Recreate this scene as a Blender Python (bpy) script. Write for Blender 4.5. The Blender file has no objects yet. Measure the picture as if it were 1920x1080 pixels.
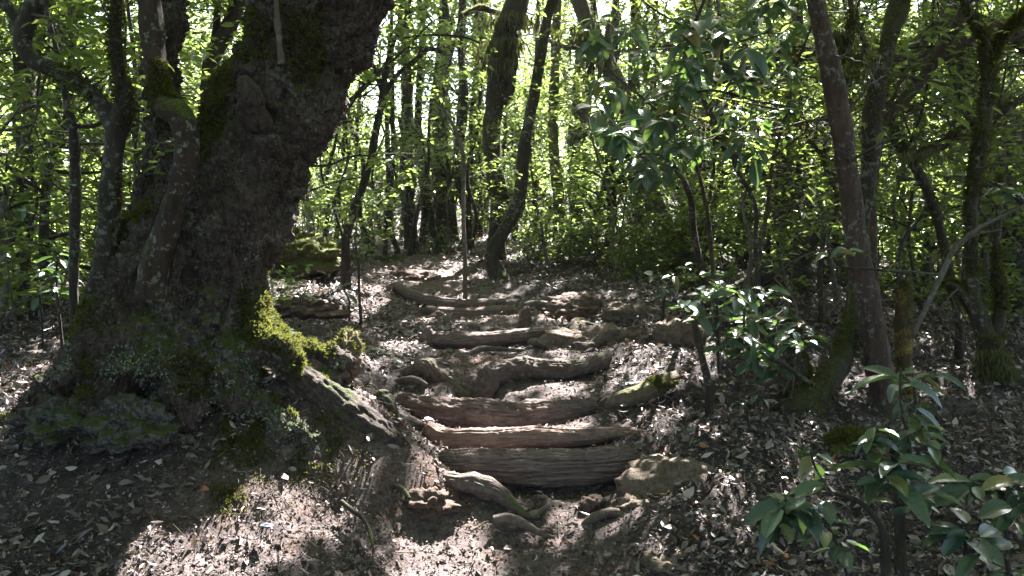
import bpy, math, random
import numpy as np
from mathutils import Vector, Matrix

# ------------------------------------------------------------------ camera, sky, sun, exposure
scene = bpy.context.scene
COL = scene.collection
F = 1663.0                      # focal length in photograph pixels
CAMZ = 1.5
PITCH = math.atan(130.0 / F)    # the lens looks slightly down
cam_d = bpy.data.cameras.new('camera')
cam_d.sensor_width = 36.0
cam_d.lens = 36.0 * F / 1920.0
cam_d.clip_start = 0.05
cam_d.clip_end = 600
cam = bpy.data.objects.new('camera', cam_d)
COL.objects.link(cam)
cam.location = (0, 0, CAMZ)
cam.rotation_euler = (math.pi / 2 - PITCH, 0, 0)
scene.camera = cam

SUN_EL, SUN_AZ = math.radians(47), math.radians(19)
SUN = np.array([math.sin(SUN_AZ) * math.cos(SUN_EL), math.cos(SUN_AZ) * math.cos(SUN_EL), math.sin(SUN_EL)])
world = bpy.data.worlds.new('World')
scene.world = world
world.use_nodes = True
wn = world.node_tree
bg = wn.nodes['Background']
sky = wn.nodes.new('ShaderNodeTexSky')
sky.sky_type = 'NISHITA'
sky.sun_disc = False
sky.sun_elevation = SUN_EL
sky.sun_rotation = SUN_AZ
sky.air_density = 1.0
sky.dust_density = 2.0
wn.links.new(sky.outputs[0], bg.inputs[0])
bg.inputs[1].default_value = 0.062
sl = bpy.data.lights.new('sun', 'SUN')
sl.energy = 5.0
sl.angle = math.radians(0.5)
sl.color = (1.0, 0.975, 0.94)
so = bpy.data.objects.new('sun', sl)
COL.objects.link(so)
so.rotation_euler = Vector(SUN.tolist()).to_track_quat('Z', 'Y').to_euler()
scene.view_settings.view_transform = 'Standard'
scene.view_settings.look = 'None'
scene.view_settings.exposure = 3.45
scene.view_settings.gamma = 1.0
scene.view_settings.use_curve_mapping = False
cy = scene.cycles
cy.max_bounces = 8
cy.diffuse_bounces = 4
cy.glossy_bounces = 2
cy.transmission_bounces = 4
cy.transparent_max_bounces = 4
cy.sample_clamp_indirect = 4.0
cy.caustics_reflective = False
cy.caustics_refractive = False

rng = np.random.default_rng(11)
random.seed(5)

# ------------------------------------------------------------------ numeric helpers
def hash3(ix, iy, iz):
    h = (ix.astype(np.int64) * 374761393 + iy.astype(np.int64) * 668265263 + iz.astype(np.int64) * 2147483647) & 0xffffffff
    h = ((h ^ (h >> 13)) * 1274126177) & 0xffffffff
    h = (h ^ (h >> 16)) & 0xffffffff
    return h.astype(np.float64) / 4294967295.0 * 2 - 1

def vnoise(p):
    """smooth value noise, about -1..1, for an N x 3 array"""
    p = np.asarray(p, float)
    i = np.floor(p).astype(np.int64)
    f = p - i
    u = f * f * f * (f * (f * 6 - 15) + 10)
    r = 0
    for dx in (0, 1):
        wx = u[:, 0] if dx else 1 - u[:, 0]
        for dy in (0, 1):
            wy = u[:, 1] if dy else 1 - u[:, 1]
            for dz in (0, 1):
                wz = u[:, 2] if dz else 1 - u[:, 2]
                r = r + wx * wy * wz * hash3(i[:, 0] + dx, i[:, 1] + dy, i[:, 2] + dz)
    return r

def fbm(p, octv=4, gain=0.5):
    r, a, s = 0, 1.0, 0
    p = np.asarray(p, float)
    for k in range(octv):
        r = r + a * vnoise(p + 17.3 * k)
        s += a
        a *= gain
        p = p * 2.03
    return r / s * 1.6

def P(px, py, d):
    """the point of the place seen at a photograph pixel, at forward distance d (metres)"""
    u, v = (px - 960) / F, (540 - py) / F
    c, s = math.cos(PITCH), math.sin(PITCH)
    ray = np.array([u, c + v * s, -s + v * c])
    return np.array([0, 0, CAMZ]) + ray * (d / ray[1])

def unit(a):
    return a / np.maximum(np.linalg.norm(a, axis=-1, keepdims=True), 1e-9)

def smooth_path(pts, n):
    """Catmull-Rom through rows of any width"""
    pts = np.asarray(pts, float)
    if len(pts) < 3:
        t = np.linspace(0, 1, n)[:, None]
        return pts[0] * (1 - t) + pts[-1] * t
    q = np.vstack([2 * pts[0] - pts[1], pts, 2 * pts[-1] - pts[-2]])
    m = len(pts) - 1
    t = np.linspace(0, m - 1e-6, n)
    k = t.astype(int); f = (t - k)[:, None]
    a, b, c, d = q[k], q[k + 1], q[k + 2], q[k + 3]
    return 0.5 * (2 * b + (c - a) * f + (2 * a - 5 * b + 4 * c - d) * f ** 2 + (3 * b - a - 3 * c + d) * f ** 3)

def limb_pts(spec, d, n=None):
    rows = []
    for s in spec:
        dd = s[3] if len(s) > 3 else d
        p = P(s[0], s[1], dd)
        rows.append([*p, s[2] * 0.5 * dd / F])
    n = n or max(8, len(spec) * 7)
    r = smooth_path(rows, n)
    return r[:, :3], np.maximum(r[:, 3], 0.0015)

# centre lines of the step logs and roots: pixel, pixel, thickness in pixels, distance
STEPS = {
 'a': [(826,862,34,4.60),(860,868,48,4.58),(930,874,58,4.56),(1010,878,62,4.55),(1090,876,60,4.55),(1150,870,54,4.58),(1194,864,38,4.62)],
 'b': [(800,802,26,5.0),(828,820,36,4.97),(880,824,42,4.95),(940,824,42,4.94),(1000,818,40,4.94),(1060,820,38,4.94),(1120,816,32,4.97),(1190,810,18,5.03)],
 'c': [(745,748,26,5.42),(790,762,46,5.38),(860,774,56,5.36),(920,784,56,5.35),(970,786,52,5.34),(1030,776,50,5.35),(1080,768,42,5.38),(1115,762,28,5.43)],
 'd': [(806,632,20,7.02),(830,636,29,6.98),(880,638,30,6.97),(930,635,28,6.97),(980,629,26,6.97),(1020,624,24,6.98),(1048,620,20,7.02)],
 'e': [(800,578,12,8.3),(830,587,25,8.15),(880,590,27,8.12),(920,587,25,8.12),(960,581,18,8.2)],
 'f': [(742,532,14,9.3),(772,554,20,9.0),(820,568,24,8.75),(870,572,24,8.68),(910,570,21,8.65),(946,567,14,8.7)],
 'g': [(892,752,26,5.7),(908,728,44,5.75),(925,702,44,5.82),(960,692,38,5.9),(1000,690,38,5.95),(1050,692,34,6.0),(1095,688,32,6.05),(1125,676,26,6.1),(1145,660,16,6.3)],
}
# ------------------------------------------------------------------ terrain heights
CP = [  # photograph pixel and distance of points lying on the ground
 (900,1080,3.72),(1000,1010,4.0),(900,985,4.1),(1050,940,4.32),(980,930,4.35),(1120,925,4.4),(1000,842,4.72),(850,846,4.75),(1150,846,4.72),
 (1000,800,5.15),(850,800,5.12),(1100,745,5.62),(900,745,5.6),(1000,752,5.55),(1000,672,6.35),(870,680,6.2),(1080,668,6.35),(950,660,6.7),(950,606,7.5),
 (880,610,7.4),(1020,612,7.4),(900,574,8.6),(860,556,9.1),(930,521,10.4),(780,530,10.2),(850,480,12.6),(760,475,13),(720,462,14.5),
 (1200,505,10.2),(1060,520,10.2),(1280,560,8.0),(1180,590,7.6),(1280,620,6.8),(1130,640,6.8),(1180,690,6.0),(1250,700,5.8),(1250,780,5.05),(1160,800,5.0),(1250,860,4.45),(1350,850,4.4),(1250,960,3.95),
 (1150,1010,3.95),(1300,1080,3.55),(1700,1080,3.4),(1700,960,3.9),(1600,850,4.55),(1850,850,4.5),(1510,780,5.0),(1650,775,5.2),(1850,770,5.4),
 (1400,700,5.7),(1850,620,7.6),(1700,570,9.2),(1850,540,10.8),(1500,530,9.2),(1350,520,9.6),(1600,490,13),(1900,480,16),(1400,620,6.9),
 (0,1080,3.45),(250,1080,3.4),(500,1080,3.45),(700,1080,3.6),(650,960,3.98),(800,960,4.12),(250,1000,3.62),(120,930,3.85),(250,860,3.95),(100,850,4.08),(400,820,4.1),(550,860,4.1),(420,900,3.88),
 (560,930,3.93),(300,700,4.5),(450,700,4.45),(430,780,4.22),(0,790,4.5),(90,700,5.1),(40,640,6.6),(100,570,8.6),(100,540,10),(20,520,12),
 (600,700,4.55),(650,745,4.45),(700,800,4.35),(770,860,4.25),(650,880,4.1),(730,910,4.12),(570,800,4.22),(500,760,4.27),
 (720,715,5.6),(790,730,5.5),(760,790,4.95),(700,640,6.8),(600,600,7.5),(560,520,9.4),(520,545,8.7),(650,500,11),(700,550,9.2),(740,600,7.9),(800,650,6.9),
]
A = [P(*c) for c in CP]
A += [np.array(c, float) for c in [
 (0,0,0.0),(-4,0,0.1),(4,0,0.1),(0,-6,-0.2),(-9,3,0.45),(9,3,0.5),(0,1.8,0.0),(-2,2,0.1),(2,2,0.08),(-20,-15,0),(20,-15,0),
 (-12,12,0.75),(12,12,0.8),(-4,16,1.1),(3,16,1.25),(10,20,1.0),(-10,22,1.3),(0,24,1.9),(-30,10,.6),(30,10,.8),
 (0,38,2.9),(-20,38,2.4),(20,38,2.0),(0,70,5.5),(-45,70,5),(45,70,4.5),(-80,110,8),(80,110,7),(0,120,9),(-80,-20,0),(80,-20,0)]]
A = np.array(A)
def tps_fit(A, lam=0.004):
    n = len(A)
    r2 = ((A[:, None, :2] - A[None, :, :2]) ** 2).sum(-1)
    K = np.where(r2 > 0, 0.5 * r2 * np.log(np.maximum(r2, 1e-12)), 0)
    Q = np.c_[np.ones(n), A[:, :2]]
    M = np.zeros((n + 3, n + 3))
    M[:n, :n] = K + lam * np.eye(n)
    M[:n, n:] = Q
    M[n:, :n] = Q.T
    return np.linalg.solve(M, np.r_[A[:, 2], 0, 0, 0])
WT = tps_fit(A)
def tps(x, y):
    out = WT[-3] + WT[-2] * x + WT[-1] * y
    for k in range(len(A)):
        r2 = (x - A[k, 0]) ** 2 + (y - A[k, 1]) ** 2 + 1e-12
        out = out + WT[k] * 0.5 * r2 * np.log(r2)
    return out

def grow(a, step, end, q=1.12):
    r = []
    while abs(a) < abs(end):
        step *= q
        a += step
        r.append(a)
    return r
gx = np.arange(-4.4, 4.4001, 0.025)
gx = np.array(sorted([-v for v in grow(4.4, 0.025, 90)] + list(gx) + grow(4.4, 0.025, 90)))
gy = list(np.arange(2.9, 8.6, 0.022))
gy = np.array(sorted(list(2.9 - (np.array(grow(0, 0.03, 30)))) + gy + [8.6 + v for v in grow(0.0, 0.022, 120, 1.02)]))
GX, GY = np.meshgrid(gx, gy)
PATHC = np.array([P(950, 1080, 3.72)[:2], P(1010, 960, 4.2)[:2], P(1010, 870, 4.6)[:2], P(980, 790, 5.2)[:2], P(960, 720, 5.9)[:2],
                  P(950, 640, 7.0)[:2], P(890, 590, 8.1)[:2], P(840, 550, 9.2)[:2], P(790, 525, 10.5)[:2], P(760, 490, 12.5)[:2], P(700, 470, 15)[:2]])
def path_dist(x, y):
    d = np.full(np.shape(x), 1e9)
    for a, b in zip(PATHC[:-1], PATHC[1:]):
        ab = b - a
        t = np.clip(((x - a[0]) * ab[0] + (y - a[1]) * ab[1]) / (ab @ ab), 0, 1)
        d = np.minimum(d, np.hypot(x - a[0] - t * ab[0], y - a[1] - t * ab[1]))
    return d
fx, fy = GX.ravel(), GY.ravel()
base = tps(fx, fy)
p3 = np.c_[fx, fy, np.zeros_like(fx)]
pd = path_dist(fx, fy)
near = np.clip((14 - np.hypot(fx, fy - 5)) / 6, 0, 1)
rough = 0.045 * fbm(p3 * 1.7, 3) + 0.022 * fbm(p3 * 7 + 5, 3) * (0.4 + near)
lump = np.abs(vnoise(p3 * 13 + 3.1))
rough += near * (0.012 * fbm(p3 * 26, 2) + 0.012 * (lump - 0.3))
rough += (1 - near) * 0.25 * fbm(p3 * 0.22, 3)
gb = base.reshape(GX.shape)
slope = np.hypot(np.gradient(gb, gx, axis=1), np.gradient(gb, gy, axis=0)).ravel()
rough = rough / (1 + 2.2 * slope ** 2)
calm = np.clip(1.3 - pd / 0.6, 0, 1) * np.clip((12 - fy) / 3, 0, 1)
base = base + rough * (1 - 0.55 * calm)
# the earth under and in front of every step log is hollowed out, behind it is packed up to its shoulder
for key, spec in STEPS.items():
    lp, lr = limb_pts(spec, 5, 60)
    sel = np.nonzero((fx > lp[:, 0].min() - .3) & (fx < lp[:, 0].max() + .3) & (fy > lp[:, 1].min() - .5) & (fy < lp[:, 1].max() + .5))[0]
    d2 = (fx[sel, None] - lp[None, :, 0]) ** 2 + ((fy[sel, None] - lp[None, :, 1]) * 0.9) ** 2
    k = np.argmin(d2, axis=1); dd = np.sqrt(d2[np.arange(len(k)), k]); rr = lr[k]; zc = lp[k, 2]
    side = fy[sel] - lp[k, 1]
    w = np.clip(1 - (dd - rr * 1.35) / 0.12, 0, 1)
    endf = np.clip(np.minimum(k, 59 - k) / 5.0, .25, 1)
    cap = np.where(side < 0, zc - rr * (1.25 if key in 'ab' else .95) * endf - .02, zc + rr * .35)
    t = base[sel]
    low = np.minimum(t, cap)
    # bring soil up to the log where it would hang in the air
    low = np.maximum(low, np.where(side < 0, zc - rr * 1.5 - .02, zc + rr * .05) * 1.0)
    base[sel] = t * (1 - w) + low * w
HZ = base.reshape(GX.shape)
def H(x, y):
    x = np.asarray(x, float); y = np.asarray(y, float)
    i = np.clip(np.searchsorted(gx, x) - 1, 0, len(gx) - 2)
    j = np.clip(np.searchsorted(gy, y) - 1, 0, len(gy) - 2)
    u = np.clip((x - gx[i]) / (gx[i + 1] - gx[i]), 0, 1)
    v = np.clip((y - gy[j]) / (gy[j + 1] - gy[j]), 0, 1)
    return (HZ[j, i] * (1 - u) + HZ[j, i + 1] * u) * (1 - v) + (HZ[j + 1, i] * (1 - u) + HZ[j + 1, i + 1] * u) * v
def HN(x, y, e=0.05):
    n = np.stack([-(H(x + e, y) - H(x - e, y)) / (2 * e), -(H(x, y + e) - H(x, y - e)) / (2 * e), np.ones(np.shape(x))], -1)
    return unit(n)
def G(px, py, dmin=2.5, dmax=60):
    """where the line of sight through a pixel meets the ground"""
    d = np.exp(np.linspace(math.log(dmin), math.log(dmax), 900))
    pts = np.array([P(px, py, t) for t in d])
    hit = np.nonzero(pts[:, 2] < H(pts[:, 0], pts[:, 1]))[0]
    return pts[hit[0]] if len(hit) else pts[-1]

# ------------------------------------------------------------------ mesh helpers
class MB:
    """collects pieces of one mesh"""
    def __init__(s):
        s.V, s.Q, s.T, s.R, s.n = [], [], [], [], 0
    def add(s, V, Q=None, T=None, R=None):
        V = np.asarray(V, float)
        s.V.append(V)
        s.R.append(np.full(len(V), 0.5) if R is None else np.asarray(R, float) * np.ones(len(V)))
        if Q is not None and len(Q): s.Q.append(np.asarray(Q, int) + s.n)
        if T is not None and len(T): s.T.append(np.asarray(T, int) + s.n)
        s.n += len(V)
    def mesh(s, name, mat, smooth=True, center=None):
        V = np.concatenate(s.V) if s.V else np.zeros((0, 3))
        if center is not None: V = V - np.asarray(center)
        me = bpy.data.meshes.new(name)
        Q = np.concatenate(s.Q) if s.Q else np.zeros((0, 4), int)
        T = np.concatenate(s.T) if s.T else np.zeros((0, 3), int)
        me.vertices.add(len(V)); me.vertices.foreach_set('co', V.astype(np.float32).ravel())
        me.loops.add(Q.size + T.size)
        me.loops.foreach_set('vertex_index', np.r_[Q.ravel(), T.ravel()].astype(np.int32))
        me.polygons.add(len(Q) + len(T))
        ls = np.r_[np.arange(len(Q)) * 4, Q.size + np.arange(len(T)) * 3].astype(np.int32)
        me.polygons.foreach_set('loop_start', ls)
        me.polygons.foreach_set('use_smooth', np.full(len(Q) + len(T), smooth))
        at = me.attributes.new('rnd', 'FLOAT', 'POINT')
        at.data.foreach_set('value', np.concatenate(s.R).astype(np.float32) if s.R else [])
        me.update(calc_edges=True)
        if mat: me.materials.append(mat)
        return me
def link(name, me, parent=None, kind=None):
    o = bpy.data.objects.new(name, me)
    COL.objects.link(o)
    if parent: o.parent = parent
    if kind: o['kind'] = kind
    return o
def thing(name, label, cat, loc=(0, 0, 0), group=None):
    o = bpy.data.objects.new(name, None)
    COL.objects.link(o)
    o.location = [float(c) for c in loc]
    o.empty_display_size = 0.1
    o['label'] = label; o['category'] = cat
    if group: o['group'] = group
    return o
def tag(o, label, cat, group=None):
    o['label'] = label; o['category'] = cat
    if group: o['group'] = group
    return o
def part(name, mb, mat, root, kind=None, smooth=True, label=None):
    c = np.array(root.matrix_world.translation) if root.parent else np.array(root.location)
    o = link(name, mb.mesh(name, mat, smooth, c), root, kind)
    if label: o['label'] = label
    return o

def tube(mb, pts, rad, seg=10, knob=0.12, nscale=6.0, groove=0.0, gfreq=26, seed=0.0, rnd=0.5, fine=0.0):
    """a limb: pts N x 3, rad N; knob = lumpiness; groove = depth of the lengthwise furrows (share of radius)"""
    pts = np.asarray(pts, float); rad = np.asarray(rad, float)
    n = len(pts)
    tan = unit(np.gradient(pts, axis=0))
    up = np.array([0, 0, 1.0]) if abs(tan[0][2]) < 0.8 else np.array([1.0, 0, 0])
    u = unit(np.cross(tan[0], up)); us = []
    for k in range(n):
        u = unit(u - tan[k] * (u @ tan[k])); us.append(u)
    U = np.array(us); W = np.cross(tan, U)
    a = np.linspace(0, 2 * math.pi, seg, endpoint=False)
    ca, sa = np.cos(a), np.sin(a)
    D = U[:, None, :] * ca[None, :, None] + W[:, None, :] * sa[None, :, None]
    X = pts[:, None, :] + D * rad[:, None, None]
    m = 1 + knob * fbm(X.reshape(-1, 3) * nscale + seed, 3).reshape(n, seg) + (fine * fbm(X.reshape(-1, 3) * 28 + seed, 3).reshape(n, seg) if fine else 0)
    if groove:
        s = np.r_[0, np.cumsum(np.linalg.norm(np.diff(pts, axis=0), axis=1))]
        rr = np.mean(rad)
        wob = 0.55 * vnoise(np.c_[s * 3.1, s * 0, s * 0 + seed])[:, None]
        ang = a[None, :] + wob
        q = np.stack([np.cos(ang) * gfreq / 6.3, np.sin(ang) * gfreq / 6.3, np.repeat(s[:, None] * 1.6 + seed, seg, 1)], -1).reshape(-1, 3)
        g = vnoise(q) * 0.6 + 0.5 * vnoise(q * np.array([2.3, 2.3, 1.5]) + 9)
        g = -np.abs(g).reshape(n, seg) ** 0.7
        m = m + groove * (g + 0.4)
    X = pts[:, None, :] + D * (rad[:, None] * m)[..., None]
    V = X.reshape(-1, 3)
    i = np.arange(n - 1)[:, None] * seg; j = np.arange(seg)[None, :]; j2 = (j + 1) % seg
    Q = np.stack([i + j, i + j2, i + seg + j2, i + seg + j], -1).reshape(-1, 4)
    V = np.vstack([V, pts[0] - tan[0] * rad[0] * 0.25, pts[-1] + tan[-1] * rad[-1] * 0.4])
    b0, b1 = n * seg, n * seg + 1
    T = [(b0, (k + 1) % seg, k) for k in range(seg)] + [(b1, (n - 1) * seg + k, (n - 1) * seg + (k + 1) % seg) for k in range(seg)]
    mb.add(V, Q, T, rnd)

# leaf blades: columns are along, across, up
LHI = np.array([(0,0,0),(.16,.22,.02),(.16,0,0),(.16,-.22,.02),(.45,.5,.05),(.45,0,.0),(.45,-.5,.05),(.76,.34,-.02),(.76,0,-.06),(.76,-.34,-.02),(1,0,-.2)])
LHIQ = np.array([(2,1,4,5),(3,2,5,6),(5,4,7,8),(6,5,8,9)])
LHIT = np.array([(0,1,2),(0,2,3),(8,7,10),(9,8,10)])
LLO = np.array([(0,0,0),(.45,.5,.06),(1,0,-.1),(.45,-.5,.06)])
LLOT = np.array([(0,2,1),(0,3,2)])
LMD = np.array([(0,0,0),(.28,.42,.05),(.68,.40,.02),(1,0,-.12),(.68,-.40,.02),(.28,-.42,.05)])
LMDQ = np.array([(0,3,2,1),(0,5,4,3)])
def leaves(mb, pos, D, N, L, W, R, hi=False, curl=1.0):
    pos = np.asarray(pos); n = len(pos)
    if n == 0: return
    D = unit(D); N = unit(N - D * (N * D).sum(-1, keepdims=True)); S = np.cross(D, N)
    L = np.asarray(L) * np.ones(n); W = np.asarray(W) * np.ones(n)
    tp = LMD if hi == 'mid' else (LHI if hi else LLO)
    cu = np.asarray(curl) * np.ones(n)
    V = (pos[:, None] + D[:, None] * (tp[None, :, 0:1] * L[:, None, None]) + S[:, None] * (tp[None, :, 1:2] * W[:, None, None])
         + N[:, None] * (tp[None, :, 2:3] * (L * cu)[:, None, None]))
    k = len(tp); off = (np.arange(n) * k)[:, None, None]
    T = None if hi == 'mid' else ((LHIT if hi else LLOT)[None] + off).reshape(-1, 3)
    Q = ((LMDQ if hi == 'mid' else LHIQ)[None] + off).reshape(-1, 4) if hi else None
    mb.add(V.reshape(-1, 3), Q, T, np.repeat(np.asarray(R) * np.ones(n), k))
def rdir(n, r, zlo=-1, zhi=1):
    a = r.uniform(0, 2 * math.pi, n); z = r.uniform(zlo, zhi, n); h = np.sqrt(np.maximum(0, 1 - z * z))
    return np.c_[h * np.cos(a), h * np.sin(a), z]
def whorls(C, n, size, r, spread=0.05, droop=(-0.6, 0.35), tilt=0.5):
    """n leaves radiating from each twig end of C"""
    C = np.repeat(np.asarray(C), n, 0); m = len(C)
    D = rdir(m, r, *droop)
    N = unit(np.array([0, 0, 1.0]) + tilt * rdir(m, r))
    L = size * r.uniform(0.6, 1.2, m)
    pos = C + r.normal(0, spread, (m, 3))
    return pos, D, N, L, L * r.uniform(0.34, 0.46, m), r.uniform(0, 1, m)

# ------------------------------------------------------------------ materials
def mat(name):
    m = bpy.data.materials.new(name); m.use_nodes = True
    nt = m.node_tree
    return m, nt, nt.nodes['Principled BSDF']
def nd(nt, t, **kw):
    n = nt.nodes.new(t)
    for k, v in kw.items():
        if k.startswith('i_'): n.inputs[k[2:].replace('_', ' ')].default_value = v
        else: setattr(n, k, v)
    return n
def ramp(nt, stops, src=None, mode='LINEAR'):
    n = nt.nodes.new('ShaderNodeValToRGB')
    cr = n.color_ramp; cr.interpolation = mode
    while len(cr.elements) < len(stops): cr.elements.new(0.5)
    for e, (p, c) in zip(cr.elements, stops):
        e.position = p
        e.color = (*c, 1) if not isinstance(c, (int, float)) else (c, c, c, 1)
    if src is not None: nt.links.new(src, n.inputs[0])
    return n
def noise(nt, scale, detail=6, rough=0.6, vec=None, dist=0.0):
    n = nd(nt, 'ShaderNodeTexNoise')
    n.inputs['Scale'].default_value = scale; n.inputs['Detail'].default_value = detail
    n.inputs['Roughness'].default_value = rough; n.inputs['Distortion'].default_value = dist
    if vec is not None: nt.links.new(vec, n.inputs['Vector'])
    return n
def mix(nt, fac, a, b):
    n = nd(nt, 'ShaderNodeMix', data_type='RGBA')
    for s, v in ((0, fac), (6, a), (7, b)):
        if isinstance(v, bpy.types.NodeSocket): nt.links.new(v, n.inputs[s])
        elif s == 0: n.inputs[0].default_value = v
        else: n.inputs[s].default_value = (*v, 1)
    return n.outputs[2]
def math_(nt, op, a, b=None):
    n = nd(nt, 'ShaderNodeMath', operation=op)
    for i, v in enumerate((a, b)):
        if v is None: continue
        if isinstance(v, bpy.types.NodeSocket): nt.links.new(v, n.inputs[i])
        else: n.inputs[i].default_value = v
    return n.outputs[0]
def bump(nt, h, strength, dist, bs):
    b = nd(nt, 'ShaderNodeBump'); b.inputs['Strength'].default_value = strength; b.inputs['Distance'].default_value = dist
    nt.links.new(h, b.inputs['Height']); nt.links.new(b.outputs[0], bs.inputs['Normal'])
def pos_vec(nt):
    return nd(nt, 'ShaderNodeTexCoord').outputs['Object']

def leaf_mat(name, stops, trans=0.4, tcol=(0.35, 0.5, 0.05), rough=0.38, spec=0.5, vary=0.0):
    m, nt, bs = mat(name)
    at = nd(nt, 'ShaderNodeAttribute', attribute_name='rnd')
    oi = nd(nt, 'ShaderNodeObjectInfo')
    f = math_(nt, 'FRACT', math_(nt, 'ADD', at.outputs['Fac'], oi.outputs['Random']))
    c = ramp(nt, stops, f)
    if vary:
        vv = math_(nt, 'ADD', math_(nt, 'MULTIPLY', math_(nt, 'FRACT', math_(nt, 'MULTIPLY', oi.outputs['Random'], 7.31)), vary), 1 - vary * .5)
        hs = nd(nt, 'ShaderNodeHueSaturation'); nt.links.new(c.outputs[0], hs.inputs['Color']); nt.links.new(vv, hs.inputs['Value'])
        nt.links.new(math_(nt, 'ADD', math_(nt, 'MULTIPLY', oi.outputs['Random'], .035), .48), hs.inputs['Hue'])
        c = hs
    nt.links.new(c.outputs[0], bs.inputs['Base Color'])
    bs.inputs['Roughness'].default_value = rough
    bs.inputs['Specular IOR Level'].default_value = spec
    tr = nd(nt, 'ShaderNodeBsdfTranslucent')
    tc = nd(nt, 'ShaderNodeMix', data_type='RGBA', blend_type='MULTIPLY')
    tc.inputs[0].default_value = 1.0
    br = nd(nt, 'ShaderNodeMix', data_type='RGBA'); br.inputs[0].default_value = 0.65
    nt.links.new(c.outputs[0], br.inputs[6]); br.inputs[7].default_value = (*tcol, 1)
    nt.links.new(br.outputs[2], tr.inputs['Color'])
    mx = nd(nt, 'ShaderNodeMixShader'); mx.inputs[0].default_value = trans
    nt.links.new(bs.outputs[0], mx.inputs[1]); nt.links.new(tr.outputs[0], mx.inputs[2])
    nt.links.new(mx.outputs[0], nt.nodes['Material Output'].inputs['Surface'])
    return m
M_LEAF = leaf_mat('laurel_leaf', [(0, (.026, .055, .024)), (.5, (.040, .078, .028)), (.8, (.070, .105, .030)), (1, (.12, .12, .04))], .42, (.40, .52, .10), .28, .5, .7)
M_LEAF_FG = leaf_mat('young_laurel_leaf', [(0, (.028, .065, .030)), (.6, (.045, .095, .045)), (.93, (.07, .12, .035)), (1, (.12, .12, .04))], 0.22, (.2, .35, .05), 0.33)
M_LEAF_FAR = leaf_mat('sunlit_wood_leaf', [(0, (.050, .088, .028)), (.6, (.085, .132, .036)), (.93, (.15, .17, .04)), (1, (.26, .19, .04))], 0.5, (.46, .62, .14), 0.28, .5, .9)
M_NEEDLE = leaf_mat('moss_frond', [(0, (.030, .030, .010)), (.6, (.060, .064, .016)), (1, (.11, .105, .032))], 0.28, (.30, .32, .07), 0.85, 0.1)
M_HANG = leaf_mat('hanging_lichen', [(0, (.06, .065, .03)), (.6, (.10, .105, .05)), (1, (.16, .155, .08))], 0.35, (.42, .42, .16), 0.8, 0.1)
M_LITTER = leaf_mat('fallen_leaf', [(0, (.032, .021, .017)), (.35, (.080, .056, .048)), (.68, (.145, .108, .096)), (.90, (.23, .185, .172)), (.978, (.42, .37, .35)), (.988, (.26, .09, .03)), (1, (.30, .11, .04))], 0.06, (.4, .25, .1), 0.46, 0.5)
M_CRUMB = leaf_mat('litter_crumb', [(0, (.022, .016, .016)), (.5, (.068, .051, .049)), (.88, (.16, .130, .126)), (1, (.38, .32, .29))], 0.05, (.4, .25, .1), 0.6, 0.4)

def bark_mat(name, dark, light, moss=0.3, lich=0.15, scale=1.0, lengthwise=False, groove=True, mosscol=((.028, .036, .008), (.075, .090, .016)), rough=0.85, stretch=0.18, relief=0.012):
    m, nt, bs = mat(name)
    v = pos_vec(nt)
    mp = nd(nt, 'ShaderNodeMapping'); mp.inputs['Scale'].default_value = (.12, 1.6, 1.6) if lengthwise else (1, 1, stretch)
    nt.links.new(v, mp.inputs[0])
    n1 = noise(nt, 34 * scale, 7, 0.65, mp.outputs[0], 0.4)
    n2 = noise(nt, 7 * scale, 5, 0.6, v)
    col = ramp(nt, [(.3, dark), (.7, light)], n1.outputs[0]).outputs[0]
    col = mix(nt, math_(nt, 'MULTIPLY', n2.outputs[0], 0.5), col, tuple(c * 0.6 for c in dark))
    if lich:
        n3 = noise(nt, 26 * scale, 4, 0.7, v)
        n3b = noise(nt, 3.0, 3, 0.5, v)
        l = ramp(nt, [(.60 - lich * .35, 0), (.66 - lich * .3, 1)], math_(nt, 'MULTIPLY', n3.outputs[0], math_(nt, 'ADD', n3b.outputs[0], 0.5)))
        col = mix(nt, math_(nt, 'MULTIPLY', l.outputs[0], .75), col, (.17, .175, .15))
    if moss:
        n4 = noise(nt, 2.6, 6, 0.7, v)
        n5 = noise(nt, 70, 4, 0.7, v)
        geo = nd(nt, 'ShaderNodeNewGeometry'); sp = nd(nt, 'ShaderNodeSeparateXYZ'); nt.links.new(geo.outputs['Normal'], sp.inputs[0])
        e = math_(nt, 'ADD', n4.outputs[0], math_(nt, 'MULTIPLY', sp.outputs['Z'], 0.22))
        e = math_(nt, 'ADD', e, math_(nt, 'MULTIPLY', math_(nt, 'SUBTRACT', n5.outputs[0], 0.5), 0.25))
        mk = ramp(nt, [(.68 - moss * .32, 0), (.76 - moss * .3, 1)], e)
        mc = ramp(nt, [(.35, mosscol[0]), (.65, mosscol[1])], n5.outputs[0])
        col = mix(nt, mk.outputs[0], col, mc.outputs[0])
    nt.links.new(col, bs.inputs['Base Color'])
    bs.inputs['Roughness'].default_value = rough
    bs.inputs['Specular IOR Level'].default_value = 0.3
    hh = math_(nt, 'ADD', n1.outputs[0], math_(nt, 'MULTIPLY', noise(nt, 90, 5, 0.7, v).outputs[0], 0.6))
    bump(nt, hh, 0.9, relief, bs)
    return m
M_BARK_HERO = bark_mat('mossy_laurel_bark', (.013, .0095, .0085), (.165, .120, .104), 0.24, 0.13, 1.5, stretch=0.35, relief=0.035)
M_BARK_STEM = bark_mat('smooth_stem_bark', (.020, .013, .010), (.070, .045, .034), 0.28, 0.02, 1.0, relief=0.012)
M_BARK_DARK = bark_mat('dark_bark', (.022, .018, .016), (.075, .058, .050), 0.18, 0.12)
M_BARK_GREY = bark_mat('grey_bark', (.070, .055, .048), (.19, .155, .135), 0.10, 0.15)
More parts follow.
